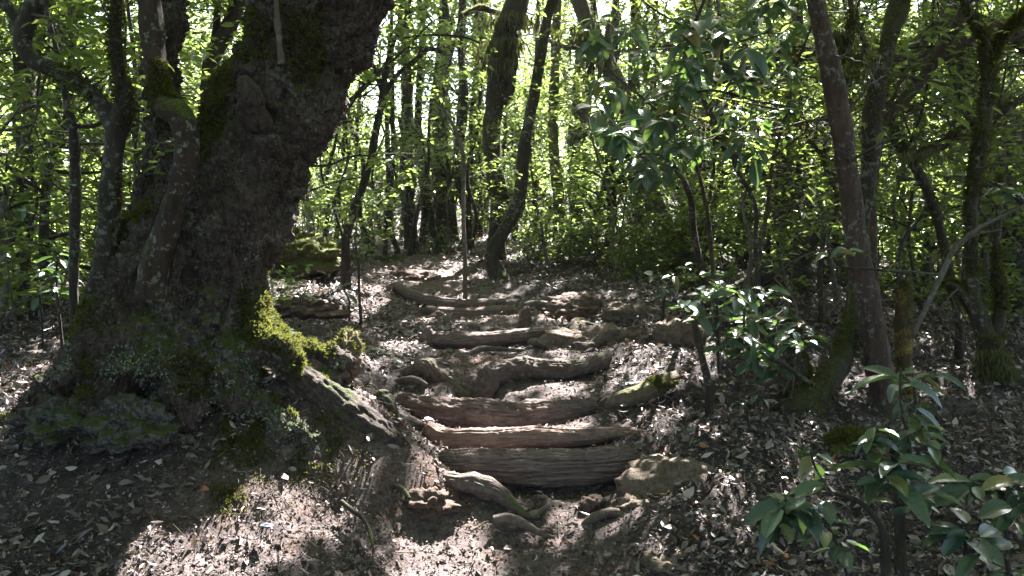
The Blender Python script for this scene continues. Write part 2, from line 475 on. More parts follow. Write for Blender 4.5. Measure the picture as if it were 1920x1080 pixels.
M_BARK_MOSS = bark_mat('moss_covered_bark', (.022, .017, .014), (.085, .068, .052), 0.55, 0.1, mosscol=((.020, .020, .009), (.062, .060, .018)))
M_BARK_YEL = bark_mat('golden_moss_bark', (.04, .028, .016), (.13, .085, .04), .6, 0.0, mosscol=((.09, .065, .010), (.26, .19, .03)))
M_BARK_RED = bark_mat('reddish_bark', (.035, .022, .019), (.125, .082, .068), 0.15, 0.05)
M_WOOD = bark_mat('weathered_log_wood', (.050, .034, .030), (.30, .215, .190), 0.0, 0.0, 1.4, lengthwise=True, stretch=1.0, relief=0.006)
M_WOODR = bark_mat('reddish_log_wood', (.09, .052, .042), (.38, .26, .215), 0.0, 0.0, 1.4, lengthwise=True, stretch=1.0, relief=0.006)
M_WOODM = bark_mat('mossy_log_wood', (.08, .06, .045), (.20, .15, .115), 0.35, 0.0, 1.0, stretch=1.0, relief=0.008, mosscol=((.05, .055, .012), (.14, .14, .03)))
M_ROOT = bark_mat('dusty_root', (.060, .042, .036), (.20, .150, .130), 0.04, 0.0, 1.0, stretch=1.0, relief=0.008)
M_ROOTB = bark_mat('soil_caked_root', (.035, .025, .022), (.13, .095, .082), 0.08, 0.0, 1.0, stretch=1.0, relief=0.03)
M_LUMP = bark_mat('lichen_crusted_earth', (.020, .014, .015), (.12, .090, .086), 0.14, 0.32, 1.6, stretch=1.0, relief=0.03)
M_TWIG = bark_mat('twig_bark', (.05, .038, .030), (.17, .135, .115), 0.05, 0.1)
M_ROCK = bark_mat('tan_earthy_rock', (.10, .070, .052), (.31, .235, .180), 0.0, 0.0, 1.0, stretch=1.0, relief=0.03, mosscol=((.06, .06, .015), (.13, .12, .03)))
M_ROCKM = bark_mat('moss_grown_rock', (.09, .07, .05), (.20, .15, .11), 0.75, 0.05, 0.5, stretch=1.0, relief=0.02, mosscol=((.04, .045, .010), (.12, .13, .025)))
M_CLAY = bark_mat('red_brown_clay', (.065, .040, .030), (.20, .135, .105), 0.0, 0.0, 1.0, stretch=1.0, relief=0.02)
M_PEB = bark_mat('blue_grey_pebble', (.10, .105, .13), (.2, .21, .25), 0.0, 0.0, 0.6, stretch=1.0, relief=0.003)

def ground_mat():
    m, nt, bs = mat('forest_soil')
    v = pos_vec(nt)
    at = nd(nt, 'ShaderNodeAttribute', attribute_name='rnd')          # 1 on the trodden path, bare earth and the painted-pale sun wedge
    n1 = noise(nt, 1.6, 6, 0.65, v); n2 = noise(nt, 16, 8, 0.7, v); n3 = noise(nt, 75, 6, 0.75, v)
    hum = ramp(nt, [(.3, (.020, .014, .0145)), (.55, (.066, .048, .048)), (.75, (.155, .124, .122))], n2.outputs[0]).outputs[0]
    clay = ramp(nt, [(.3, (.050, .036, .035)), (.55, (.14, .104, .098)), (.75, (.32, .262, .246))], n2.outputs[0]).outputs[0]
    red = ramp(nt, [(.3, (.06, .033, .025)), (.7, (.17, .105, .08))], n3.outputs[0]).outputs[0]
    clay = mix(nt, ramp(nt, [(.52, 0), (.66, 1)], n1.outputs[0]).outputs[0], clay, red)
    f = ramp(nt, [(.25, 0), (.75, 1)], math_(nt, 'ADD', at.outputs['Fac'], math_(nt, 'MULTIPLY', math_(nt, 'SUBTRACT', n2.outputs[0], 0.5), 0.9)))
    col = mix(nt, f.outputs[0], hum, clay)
    fine = ramp(nt, [(.3, 0.45), (.7, 1.5)], n3.outputs[0])
    mu = nd(nt, 'ShaderNodeMix', data_type='RGBA', blend_type='MULTIPLY'); mu.inputs[0].default_value = 0.8
    nt.links.new(col, mu.inputs[6]); nt.links.new(fine.outputs[0], mu.inputs[7])
    nt.links.new(mu.outputs[2], bs.inputs['Base Color'])
    bs.inputs['Roughness'].default_value = 0.85
    bs.inputs['Specular IOR Level'].default_value = 0.3
    h = math_(nt, 'ADD', n2.outputs[0], math_(nt, 'MULTIPLY', n3.outputs[0], 0.5))
    bump(nt, h, 1.0, 0.03, bs)
    return m
M_GROUND = ground_mat()

# ------------------------------------------------------------------ forest floor
path_sunwedge_mask = np.clip(1.25 - pd / (0.70 + .02 * fy), 0, 1)
# bare bank below the big tree and the bare shelf left of the path, plus soil painted paler to brighten the sun wedge
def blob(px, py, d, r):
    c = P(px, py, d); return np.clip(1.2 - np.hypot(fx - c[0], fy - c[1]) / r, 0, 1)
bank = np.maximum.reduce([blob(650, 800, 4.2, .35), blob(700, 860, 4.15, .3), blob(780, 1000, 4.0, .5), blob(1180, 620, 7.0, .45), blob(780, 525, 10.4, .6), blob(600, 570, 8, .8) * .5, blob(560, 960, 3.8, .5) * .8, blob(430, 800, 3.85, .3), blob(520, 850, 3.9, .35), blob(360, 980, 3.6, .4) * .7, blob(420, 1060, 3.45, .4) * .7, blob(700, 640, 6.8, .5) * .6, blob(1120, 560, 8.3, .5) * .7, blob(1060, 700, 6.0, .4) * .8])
path_sunwedge_mask = np.maximum(path_sunwedge_mask, bank)
mb = MB()
nx, ny = len(gx), len(gy)
i = np.arange(nx - 1)[None, :]; j = np.arange(ny - 1)[:, None] * nx
Qg = np.stack([j + i, j + i + 1, j + nx + i + 1, j + nx + i], -1).reshape(-1, 4)
mb.add(np.c_[fx, fy, HZ.ravel()], Qg, None, path_sunwedge_mask)
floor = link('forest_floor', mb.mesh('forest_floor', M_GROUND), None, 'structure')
floor['label'] = 'brown forest floor of soil and dry leaves rising away from the viewer'
def PM(x, y):
    i = np.clip(np.searchsorted(gx, x) - 1, 0, nx - 1); j = np.clip(np.searchsorted(gy, y) - 1, 0, ny - 1)
    return path_sunwedge_mask.reshape(ny, nx)[j, i]

# ------------------------------------------------------------------ gaps cut in the canopy to let sun onto chosen points (radius in m)
GAPS = []
def gap(px, py, r, d=None):
    q = G(px, py) if d is None else P(px, py, d)
    GAPS.append((q, r))
for g in [(500,650,.16,4.3),(530,690,.2,4.25),(600,690,.26,4.55),(650,660,.14,4.6),(640,745,.2,4.4),(495,500,.10,4.6),(580,300,.12,4.7),(520,420,.1,4.65),(660,140,.14,4.75),
          (430,790,.12),(480,810,.13),(530,840,.16),(590,880,.14),(640,860,.1),(380,900,.11),(330,960,.10),(300,1030,.12),(280,1080,.14),(350,1060,.13),(400,990,.08),(420,1080,.12),(340,880,.08),(460,930,.06),
          (800,990,.13),(860,985,.12),(830,1040,.13),(800,1080,.1),(900,1060,.05),(1060,985,.06),(1180,940,.07),(1230,1000,.05),
          (850,812,.12,4.95),(890,812,.12,4.95),(960,808,.12,4.95),(1050,808,.1,4.95),(850,765,.06,5.3),(1000,770,.05,5.3),(1060,690,.08,5.9),(980,690,.07,5.9),(900,632,.1,6.9),(980,625,.08,6.9),(830,586,.12,8.1),(1080,630,.14,6.6),(1150,600,.16,7.4),(1180,570,.15,8),(1000,560,.15,8.8),(720,640,.1),(690,680,.08),(1100,560,.15),(860,815,.10,4.95),(930,812,.12,4.95),(1010,808,.09,4.95),(870,840,.05),(1000,842,.05),(1080,845,.04),
          (1230,775,.13),(1330,640,.12),(1340,590,.10,5.0),(1400,570,.16,4.9),(1300,560,.14,4.9),(1450,620,.14,4.9),(1350,540,.12,4.9),(1180,790,.05),(1200,720,.06),(1240,680,.08),(1080,660,.06),(960,650,.06),(880,600,.15),(800,600,.12),(760,650,.1),(830,640,.08),
          (1380,1000,.09),(1400,860,.05),(90,640,.3),(150,620,.2),(30,720,.16),(60,760,.1),(1750,650,.25),(1880,620,.3),(1820,590,.3),(1900,560,.4),
          (1590,740,.12),(1760,720,.1),(1290,540,.2),(1250,560,.15),(1400,560,.2),(700,560,.25),(640,600,.2),(760,500,.35),(980,540,.2),(1100,560,.2),(1040,600,.12),(905,820,.1,4.95)]:
    gap(*g)
def in_gap(X, seed=0.0):
    """True for points that would shade one of the gaps"""
    X = np.asarray(X); bad = np.zeros(len(X), bool)
    for q, r in GAPS:
        v = X - q
        t = v @ SUN
        w = v - t[:, None] * SUN
        dd = np.linalg.norm(w, axis=1)
        bad |= (dd < (r * 1.1 + 0.045) * (1 + 0.3 * vnoise(w * 9 + q * 3 + seed))) & (t > 1.0)
    return bad

# ------------------------------------------------------------------ trees drawn limb by limb
TOPS = []      # (root, top point) of every tree that carries part of the near canopy
def twigs(mb, start, dirn, length, r0, r, depth=2, ends=None, seg=4, droop=-0.05, wob=0.35):
    n = 7
    pts = [start]; d = unit(np.array(dirn, float))
    for k in range(n):
        d = unit(d + r.normal(0, wob, 3) * 0.6 + np.array([0, 0, droop]))
        pts.append(pts[-1] + d * length / n)
    pts = np.array(pts)
    tube(mb, pts, np.linspace(r0, r0 * 0.45, n + 1), seg, 0.0)
    if ends is not None: ends.append(pts[-1])
    if depth > 0:
        for k in range(r.integers(2, 4)):
            j = r.integers(2, n)
            dd = unit(unit(pts[j] - pts[j - 1]) + rdir(1, r)[0] * 0.9)
            twigs(mb, pts[j], dd, length * r.uniform(0.4, 0.7), r0 * 0.6, r, depth - 1, ends, seg, droop, wob)
def moss_tufts(mbm, pts, rad, n, r, size=0.03, upbias=0.3):
    """short moss fronds standing on a limb"""
    k = r.integers(0, len(pts), n)
    D = rdir(n, r); D[:, 2] += upbias; D = unit(D)
    t = unit(np.gradient(pts, axis=0))[k]
    D = unit(D - t * (D * t).sum(-1, keepdims=True) * 0.9)
    jit = (pts[np.minimum(k + 1, len(pts) - 1)] - pts[k]) * r.uniform(0, 1, (n, 1))
    pos = pts[k] + jit + D * rad[k][:, None] * 0.97
    m = vnoise(pos * 5) > -0.1
    pos, D = pos[m], D[m]; n = len(pos)
    leaves(mbm, pos, unit(D + 0.7 * rdir(n, r)), rdir(n, r), size * r.uniform(.5, 1.3, n), size * 0.3, r.uniform(0, 1, n))
def tree(name, label, d, branches, m=M_BARK_DARK, cat='tree', group=None, seg=12, knob=0.14, moss=0, canopy=True, tw=0, twlen=0.5, leaf=0, leafsize=0.09, seed=1, lmat=None, rise=True, kind_first='trunk', mossmat=None):
    r = np.random.default_rng(seed + int(branches[0][0][0]))
    b0 = branches[0][0]
    foot = P(b0[0], b0[1], b0[3] if len(b0) > 3 else d)
    gz = float(H(foot[0], foot[1]))
    root = thing(name, label, cat, (foot[0], foot[1], gz), group)
    ends = []; tmb = MB(); mm = MB(); top = None
    for k, spec in enumerate(branches):
        pts, rad = limb_pts(spec, d)
        if k == 0:
            if rise:
                low = pts[0].copy(); low[2] = min(gz - 0.12, pts[0][2] - .05)
                pts = np.vstack([low, pts]); rad = np.r_[rad[0] * 1.25, rad]
            q = pts[-1]
            if canopy:
                dr = unit(pts[-1] - pts[-4]); dr[2] = max(dr[2], 0.5); dr = unit(dr)
                ext = [q + dr * s + np.array([math.sin(s + seed), math.cos(s * .7 + seed), 0]) * 0.12 * s for s in (0.8, 1.8, 2.9)]
                pts = np.vstack([pts, ext]); rad = np.r_[rad, rad[-1] * .85, rad[-1] * .6, rad[-1] * .35]
                top = pts[-1]
        mb = MB()
        tube(mb, pts if len(pts) > 60 or d > 7.9 else smooth_path(pts, len(pts) * 3), rad if len(pts) > 60 or d > 7.9 else np.maximum(np.interp(np.linspace(0, 1, len(rad) * 3), np.linspace(0, 1, len(rad)), rad), .001), (seg if k == 0 else max(6, seg - 3)) + (8 if d < 7.9 and rad.max() > .05 else 0), knob, 5.0, seed=seed + k, fine=.09 if d < 9 else 0)
        part(kind_first if k == 0 else 'limb', mb, m, root)
        if moss: moss_tufts(mm, pts, rad, int(moss * (1 if k == 0 else .5)), r)
        if tw:
            for q in range(tw if k == 0 else max(1, tw // 2)):
                j = r.integers(len(pts) // 3, len(pts))
                dd = rdir(1, r, -.2, .8)[0]
                twigs(tmb, pts[j], dd, twlen * r.uniform(.5, 1.3), min(rad[j] * .4, .009), r, 2, ends)
    if tmb.n: part('twigs', tmb, M_TWIG, root, 'stuff')
    if mm.n: part('moss', mm, mossmat or M_NEEDLE, root, 'stuff', False)
    if leaf and ends:
        lm = MB(); leaves(lm, *whorls(np.array(ends), leaf, leafsize, r), hi='mid')
        part('crown', lm, lmat or M_LEAF, root, 'stuff', False)
    if canopy and top is not None: TOPS.append((root, top, rad[0]))
    return root

# ---- the big leaning laurel
hero_d = 4.65
hb = P(320, 640, hero_d)
hero = thing('old_laurel_tree', 'massive old leaning tree with mossy flaking bark and flared roots beside the path', 'tree', (hb[0], hb[1], float(H(hb[0], hb[1]))))
hmb = MB()
HL = [
 [(318,720,400,4.6),(322,650,340,4.65),(332,560,280,4.7),(362,450,255,4.72),(430,350,238,4.72),(484,250,205,4.72),(534,150,218,4.75),(590,50,212,4.8),(642,-60,195,4.85),(700,-220,170,4.9),(760,-420,140,5)],
 [(225,660,90,4.5),(248,560,100,4.65),(268,470,100,4.75),(288,390,88,4.8),(302,310,72,4.88),(308,230,62,4.95),(310,150,58,4.98),(308,60,54,4.98),(306,-30,52,4.98),(290,-200,44,4.98),(300,-380,36,5)],
 [(430,520,110,4.55),(468,600,84,4.42),(510,660,70,4.35),(560,700,56,4.4),(600,735,44,4.42),(640,765,30,4.42)],
 [(440,560,80,4.6),(500,620,38,4.5),(560,655,34,4.55),(620,672,38,4.62),(650,690,50,4.62)],
 [(190,580,50,4.6),(160,650,56,4.65),(118,710,46,4.7),(60,770,44,4.6),(-20,830,44,4.5)],
 [(250,640,100,4.3),(205,725,90,4.2),(150,795,70,4.1)],
 [(340,640,120,4.35),(350,735,100,4.22),(330,805,60,4.08)],
 [(420,640,110,4.35),(450,730,80,4.28),(520,790,50,4.22),(590,830,30,4.18)],
 [(505,265,80,4.5),(480,330,100,4.5),(440,420,115,4.48),(420,520,120,4.45),(420,620,110,4.4)],
 [(555,290,50,4.72),(566,325,44,4.72),(548,365,50,4.72)],
 [(330,430,90,4.5),(320,520,100,4.45),(330,600,110,4.4)],
]
for k, s in enumerate(HL):
    pts, rad = limb_pts(s, 4.6, len(s) * 9)
    tube(hmb, pts, rad, 24, 0.12, 3.0, seed=k * 3.3)
raw = hmb.mesh('trunk_raw', None)
tmp = bpy.data.objects.new('trunk_raw', raw); COL.objects.link(tmp)
md = tmp.modifiers.new('r', 'REMESH'); md.mode = 'VOXEL'; md.voxel_size = 0.0125
md2 = tmp.modifiers.new('s', 'SMOOTH'); md2.factor = 0.8; md2.iterations = 12
dg = bpy.context.evaluated_depsgraph_get()
me = bpy.data.meshes.new_from_object(tmp.evaluated_get(dg))
bpy.data.objects.remove(tmp)
nv = len(me.vertices)
co = np.zeros(nv * 3, np.float32); me.vertices.foreach_get('co', co); co = co.reshape(-1, 3).astype(float)
no = np.zeros(nv * 3, np.float32); me.vertices.foreach_get('normal', no); no = no.reshape(-1, 3).astype(float)
kf = np.clip((co[:, 0] * 0 + 1), 0, 1)
axis = np.array([0.45, 0, 0.9])
st = co - (co @ axis)[:, None] * axis * 0.62
ridge = 0.5 - np.abs(fbm(st * 6, 3)) + .35 * (0.4 - np.abs(vnoise(st * 17)))
pit = np.clip(vnoise(co * 9 + 11) - .35, 0, 1) * (fbm(co * 2) > -.1)
dsp = 0.05 * fbm(co * 3.0 + 4, 3) + 0.055 * ridge * np.clip(.6 + fbm(co * 1.7 + 3, 2), .1, 1.4) + 0.024 * fbm(co * 22, 3) + 0.014 * np.abs(vnoise(co * 50)) - 0.07 * pit - .012
co2 = co + no * (dsp * kf)[:, None]
hv = MB(); 
np_ = len(me.polygons)
lv = np.zeros(len(me.loops), np.int32); me.loops.foreach_get('vertex_index', lv)
if np_ * 4 == len(lv): hv.add(co2, lv.reshape(-1, 4))
else:
    tris = []; 
    for pl in me.polygons:
        vs = list(pl.vertices)
        for a in range(1, len(vs) - 1): tris.append((vs[0], vs[a], vs[a + 1]))
    hv.add(co2, None, tris)
part('trunk', hv, M_BARK_HERO, hero)
# the sinuous stem clasping the front of the trunk
mb = MB(); pts, rad = limb_pts([(282,560,60,4.28),(296,480,52,4.26),(322,400,46,4.25),(343,335,44,4.25),(352,268,46,4.25),(340,222,48,4.25),(312,195,46,4.27),(294,150,42,4.3),(287,80,42,4.33),(281,0,42,4.35),(274,-120,36,4.35),(270,-280,28,4.35)], 4.3, 140)
tube(mb, pts, rad, 20, .14, 7, seed=5, fine=.07)
part('stem', mb, M_BARK_STEM, hero)
r = np.random.default_rng(8); smm = MB(); moss_tufts(smm, pts[55:95], rad[55:95], 5000, r, .02, .5)
# moss fur on the big tree, thickest on the right-hand root flare and upper faces
r = np.random.default_rng(3)
k = r.integers(0, nv, 230000)
wq = P(530, 690, 4.35); wl = np.linalg.norm(co2[k] - wq, axis=1)
wr = P(230, 420, 4.7); wr2 = np.linalg.norm(co2[k] - wr, axis=1)
score = fbm(co2[k] * 4, 3) * 0.8 + 0.5 * no[k, 2] + 1.2 * np.clip(1 - wl / 0.40, 0, 1) + .3 * np.clip(no[k, 0], 0, 1) - 0.25 + sum(w_ * np.clip(1 - np.linalg.norm(co2[k] - P(a_, b_, c_), axis=1) / r_, 0, 1) for a_, b_, c_, r_, w_ in ((470,85,4.6,.28,1.3),(400,190,4.6,.3,1.3),(375,280,4.6,.25,1.1),(245,400,4.65,.25,1.2),(165,600,4.5,.3,1.0),(560,120,4.55,.3,.6),(480,560,4.4,.25,.8))) - .12 - 2.5 * np.clip(co2[k, 0] - P(592, 700, 4.4)[0], 0, 1)
keep = (score > 0.40) & (co2[k, 2] < 5)
kk = k[keep]; n = len(kk)
mo = MB()
leaves(mo, co2[kk], unit(no[kk] + 0.8 * rdir(n, r)), rdir(n, r), r.uniform(.010, .032, n), 0.008, r.uniform(0, 1, n))
mo.V += smm.V; mo.R += smm.R; mo.T += [t + mo.n for t in smm.T]; mo.n += smm.n
part('moss', mo, M_NEEDLE, hero, 'stuff', False)
k = r.integers(0, nv, 60000)
score = fbm(co2[k] * 6 + 31, 3) - np.clip((co2[k, 2] - .9) * 1.5, -.2, 1) - .3 * np.clip(co2[k, 0] + 1.2, 0, 1)
kk = k[(score > 0.25)]; n = len(kk)
lc = MB(); leaves(lc, co2[kk], unit(no[kk] + rdir(n, r)), rdir(n, r), r.uniform(.008, .022, n), 0.010, r.uniform(0, 1, n))
M_LICH = leaf_mat('pale_lichen', [(0, (.12, .15, .11)), (1, (.26, .31, .24))], 0.15, (.3, .35, .2), 0.9, 0.1)
part('lichen', lc, M_LICH, hero, 'stuff', False)
TOPS.append((hero, P(700, -220, 4.9) + np.array([0.3, 0.3, 1.2]), .3))
# broken stub and dead sprig on the trunk
mb = MB(); pts, rad = limb_pts([(482,262,60,4.5),(478,225,54,4.4),(468,185,42,4.32),(460,158,30,4.3),(452,146,18,4.3)], 4.3, 60); tube(mb, pts, rad, 22, .3, 9, seed=2, fine=.14)
part('stub', mb, M_BARK_HERO, hero)
mb = MB(); pts, rad = limb_pts([(528,120,14,4.42),(524,85,12,4.4),(521,50,12,4.4),(519,20,9,4.4),(516,-20,6,4.4)], 4.4, 40); tube(mb, pts, rad, 10, .3, 14, seed=3, fine=.1)
part('snag', mb, M_BARK_GREY, hero)
# the bare grey root running down to the path
mb = MB()
for k_, sp_ in enumerate([[(555,705,56,4.42),(605,742,66,4.40),(655,780,74,4.38),(710,820,70,4.36),(765,858,58,4.38),(820,890,38,4.40),(870,905,22,4.40)]]):
    pts, rad = limb_pts(sp_, 4.4, 110); tube(mb, pts, rad, 80, .20, 5, seed=31 + k_, groove=.26, gfreq=18, fine=.10)
part('root', mb, M_ROOTB, hero)
# loose bark flakes roughen every outline of the trunk
r = np.random.default_rng(4); k = r.integers(0, nv, 70000); k = k[co2[k, 2] < 5]
k = k[vnoise(co2[k] * 7) > -.2]; n = len(k)
fl = MB(); leaves(fl, co2[k] - no[k] * .004, unit(no[k] * .8 + rdir(n, r)), unit(no[k] + .8 * rdir(n, r)), r.uniform(.008, .026, n), r.uniform(.006, .016, n), r.uniform(0, 1, n))
M_FLAKE = leaf_mat('bark_flake', [(0, (.020, .014, .012)), (.7, (.085, .062, .052)), (.95, (.12, .095, .088)), (1, (.2, .2, .17))], 0.05, (.2, .12, .05), 0.7, 0.35)
part('bark_flakes', fl, M_FLAKE, hero, 'stuff', False)

# ---- named trees
tree('forked_tree', 'slim mossy tree left of the big trunk, forking into one bent lichen-spotted limb', 4.45, [
 [(178,640,60),(192,540,50),(203,440,40),(208,340,38),(215,270,40),(224,225,44),(233,180,30),(222,130,24),(216,60,22),(218,0,20),(215,-110,18)],
 [(218,245,38),(190,195,28),(150,158,26),(105,132,27),(62,112,28),(42,80,32),(52,35,38),(75,-10,36),(85,-110,30)],
 [(45,85,22),(32,40,20),(12,10,18),(-20,-40,16)]], M_BARK_DARK, moss=2500, tw=3, leaf=4, seed=3)
tree('thin_tree', 'very thin dark upright stem left of the forked tree', 5.3, [
 [(138,545,16),(140,440,20),(141,330,19),(138,250,17),(125,190,14),(112,120,11),(98,60,9),(82,0,8),(70,-90,7)],
 [(140,235,9),(175,236,9),(220,215,9),(270,205,8)], [(138,250,8),(80,200,7),(30,215,6),(0,250,5)]], M_BARK_DARK, seed=4, tw=5, leaf=5)
tree('mossy_tree', 'stout mossy trunk at the far left edge of the wood', 9.0, [
 [(12,530,90),(22,480,62),(34,420,50),(43,350,44),(48,270,40),(46,180,36),(40,80,34),(30,-20,30),(20,-100,28)], [(-10,520,60),(-14,440,56),(-10,360,50)]], M_BARK_MOSS, moss=1500, seed=5, knob=.2)
tree('upright_tree', 'dark upright trunk glimpsed just left of the leaning giant high up', 8.5, [
 [(385,470,34),(388,330,34),(392,200,34),(398,110,32),(430,50,30),(446,0,28),(455,-60,26)], [(395,150,16),(402,80,14),(408,20,13),(410,-40,12)]], M_BARK_DARK, seed=6, tw=5, leaf=8)
tree('curving_tree', 'slender s-curved dark tree standing on the bank above the top steps', 10.4, [
 [(936,524,46),(930,508,32),(922,488,27),(926,468,26),(943,435,27),(962,405,27),(974,370,25),(980,310,24),(986,260,22),(999,190,22),(1010,125,20),(1020,70,20),(1028,25,18),(1050,-30,16)]], M_BARK_DARK, seed=7, tw=3)
tree('bent_mossy_tree', 'tall trunk with beards of golden moss behind the s-curved tree', 12.0, [
 [(930,462,36),(934,420,32),(938,370,34),(925,310,34),(923,240,34),(930,170,36),(935,110,36),(950,60,44),(968,10,44),(978,-50,42)],
 [(955,30,14),(925,22,12),(900,15,10),(870,28,8)], [(940,190,26),(955,170,22),(962,120,18),(965,60,16)]], M_BARK_MOSS, moss=2500, seed=8, tw=3, mossmat=M_HANG)
tree('grey_leaning_tree', 'pale grey trunk leaning left across the right-centre background', 11.0, [
 [(1262,480,44),(1240,420,38),(1212,330,34),(1195,260,34),(1170,185,34),(1138,115,33),(1110,60,30),(1085,0,28),(1060,-60,26)],
 [(1150,140,12),(1140,70,11),(1150,20,9),(1160,-20,8)], [(1138,115,14),(1100,90,11),(1060,88,9),(1020,70,6)]], M_BARK_GREY, moss=700, seed=9, tw=4, mossmat=M_HANG)
tree('straight_tree', 'straight mossy trunk rising right of the pale leaning one', 13.5, [
 [(1196,460,26),(1194,380,24),(1190,260,24),(1188,150,22),(1191,60,20),(1190,-20,18)]], M_BARK_MOSS, moss=900, seed=10)
tree('slender_y_tree', 'slender curved tree with raised forking branches right of the big trunk', 9.0, [
 [(648,450,16),(662,400,15),(680,350,14),(695,300,14),(706,240,14),(716,190,13),(722,140,11),(738,80,9),(770,0,7),(790,-60,6)],
 [(718,180,10),(745,140,9),(780,112,9),(805,92,8),(836,100,7)], [(718,170,14),(706,140,12),(690,110,11),(680,92,9)], [(752,72,6),(800,66,5),(860,68,5),(900,80,4)],
 [(740,60,8),(762,25,8),(800,12,7)]], M_BARK_DARK, seed=11, tw=5, leaf=5, leafsize=.07)
tree('pale_sapling', 'pale thin crooked sapling stem left of the s-curved tree', 8.8, [
 [(872,470,8),(869,420,8),(869,340,8),(868,290,8),(858,255,7),(838,215,6),(812,185,5)], [(868,330,5),(880,300,4),(905,285,3)]], M_BARK_GREY, canopy=False, seed=12, tw=3, leaf=6, leafsize=.08, seg=8)
tree('dead_stem', 'thin bare stick standing upright in the soil left of the steps', 7.2, [
 [(677,602,6),(674,560,5.5),(672,500,5),(667,460,4.5),(664,440,3)]], M_BARK_DARK, cat='stick', canopy=False, seed=13, seg=6)
DT = [(772,34,14,-6),(792,20,14.6,4),(812,24,15.5,-8),(832,34,14.5,2),(848,18,15,10),(868,26,13.6,-3),(745,14,13.2,-14),(722,12,12.5,8),(890,22,15.5,4),(696,14,13,-22),(628,12,12,10),(640,9,12.5,22),(605,9,11,14),(757,22,15.8,9),(780,16,13.2,-16),(803,20,16.5,12),(822,13,13.0,14),(842,22,16.8,-10),(858,14,14.4,-18),(880,12,13.1,8),(905,18,16.2,-7),(735,16,16.6,5),(768,10,12.7,26)]
ORD = 'first second third fourth fifth sixth seventh eighth ninth tenth eleventh twelfth thirteenth'.split()
def nth(k, n):
    return ('leftmost' if k == 0 else ORD[k] + ' from the left') if k < n / 2 else ('rightmost' if k == n - 1 else ORD[n - 1 - k] + ' from the right')
for k, (x, w, d, dx) in enumerate(DT):
    lab_ = ('broad' if w > 25 else ('slim' if w > 15 else 'very thin')) + ' dark trunk in the shaded thicket, ' + nth(sorted(t[0] for t in DT).index(x), len(DT)) + ' of its row'
    q_ = np.random.default_rng(300 + k); jx = q_.normal(0, 7, 6)
    tree('dark_tree', lab_, d, [
      [(x, 470, w * .9), (x + dx * .5 + jx[0], 400 + q_.uniform(-20, 20), w * .7), (x + dx + jx[1], 320 + q_.uniform(-30, 30), w * .65), (x + dx * 1.5 + jx[2], 210 + q_.uniform(-30, 30), w * .6), (x + dx * 2 + jx[3] * 1.5, 90, w * .5), (x + dx * 3 + jx[4] * 2, -40, w * .4)],
      [(x + dx * .5 + jx[0], 400, w * .4), (x + dx * .5 + q_.uniform(-30, 30), 330, w * .35), (x + q_.uniform(-60, 60), 220, w * .25)]],
      M_BARK_DARK if k % 3 else M_BARK_MOSS, group='dark trunks in the thicket', canopy=False, seed=20 + k, tw=4, leaf=8, seg=8)
tree('mossy_clump_tree', 'thick moss covered tree right of centre with a limb arching up to the left', 8.8, [
 [(1478,545,69),(1480,500,53),(1478,440,46),(1472,360,42),(1465,290,35),(1462,220,29),(1475,140,26),(1490,60,23),(1500,-30,20)],
 [(1482,470,26),(1462,400,24),(1448,355,22),(1415,318,19),(1378,292,18),(1348,255,16),(1328,205,13),(1312,150,11),(1300,90,9)],
 [(1500,520,40),(1508,440,36),(1504,370,32),(1512,300,26),(1530,240,22)], [(1440,540,43),(1428,480,37),(1440,420,22)]], M_BARK_MOSS, moss=5000, seed=40, knob=.25, tw=9, twlen=.8)
tree('pink_barked_tree', 'slim pinkish barked tree rising through the right side behind the young laurel', 5.3, [
 [(1664,790,62),(1657,740,50),(1642,650,47),(1628,570,45),(1610,470,43),(1596,370,41),(1582,270,39),(1566,170,37),(1547,85,35),(1530,0,33),(1512,-110,30)]], M_BARK_RED, moss=300, seed=41, tw=3)
tree('elbow_tree', 'mossy crooked tree with an elbow at its foot, rising behind the pinkish trunk', 5.5, [
 [(1502,785,84,5.1),(1512,760,66,5.1),(1545,718,50,5.2),(1575,680,42,5.3),(1590,640,34,5.4),(1600,580,30,5.6),(1606,500,26,5.8),(1618,400,28,5.9),(1632,300,32,5.9),(1636,220,34,5.8),(1650,140,35,5.8),(1668,70,35,5.8),(1690,-10,36,5.8),(1710,-110,34,5.8)],
 [(1506,740,40,5.2),(1496,690,38,5.25),(1482,640,34,5.3),(1478,600,30,5.35)],
 [(1600,345,12,5.6),(1580,250,14,5.6),(1560,150,13,5.6),(1590,80,10,5.6),(1600,20,9,5.6)]], M_BARK_MOSS, moss=4000, seed=42, tw=5, twlen=.5)
tree('dark_limb_tree', 'dark reddish slanting limb crossing the upper right towards the sky', 6.4, [
 [(1640,560,22),(1632,460,22),(1634,350,22),(1645,260,22),(1664,222,22),(1700,182,21),(1745,128,19),(1773,82,18),(1800,35,17),(1822,-20,16)],
 [(1655,235,10),(1690,150,8),(1720,150,8),(1780,160,6)], [(1760,100,8),(1800,90,8),(1860,50,7),(1920,45,6)]], M_BARK_RED, seed=43, tw=6, leaf=3)
tree('y_topped_tree', 'twisted mossy tree with a shaggy moss skirt at the right edge', 6.1, [
 [(1866,745,90),(1862,700,56),(1855,650,44),(1838,600,34),(1826,560,28),(1822,490,22),(1822,400,21),(1828,330,22),(1840,270,25),(1850,200,26),(1852,130,22),(1842,70,16),(1818,20,14),(1800,-40,12)],
 [(1854,120,16),(1872,80,14),(1900,45,13),(1940,10,12)], [(1860,640,26),(1874,600,22),(1876,550,18),(1868,500,16),(1870,430,13),(1880,330,12)],
 [(1830,585,22),(1800,545,16),(1775,530,12)]], M_BARK_MOSS, moss=9000, seed=44, tw=6)
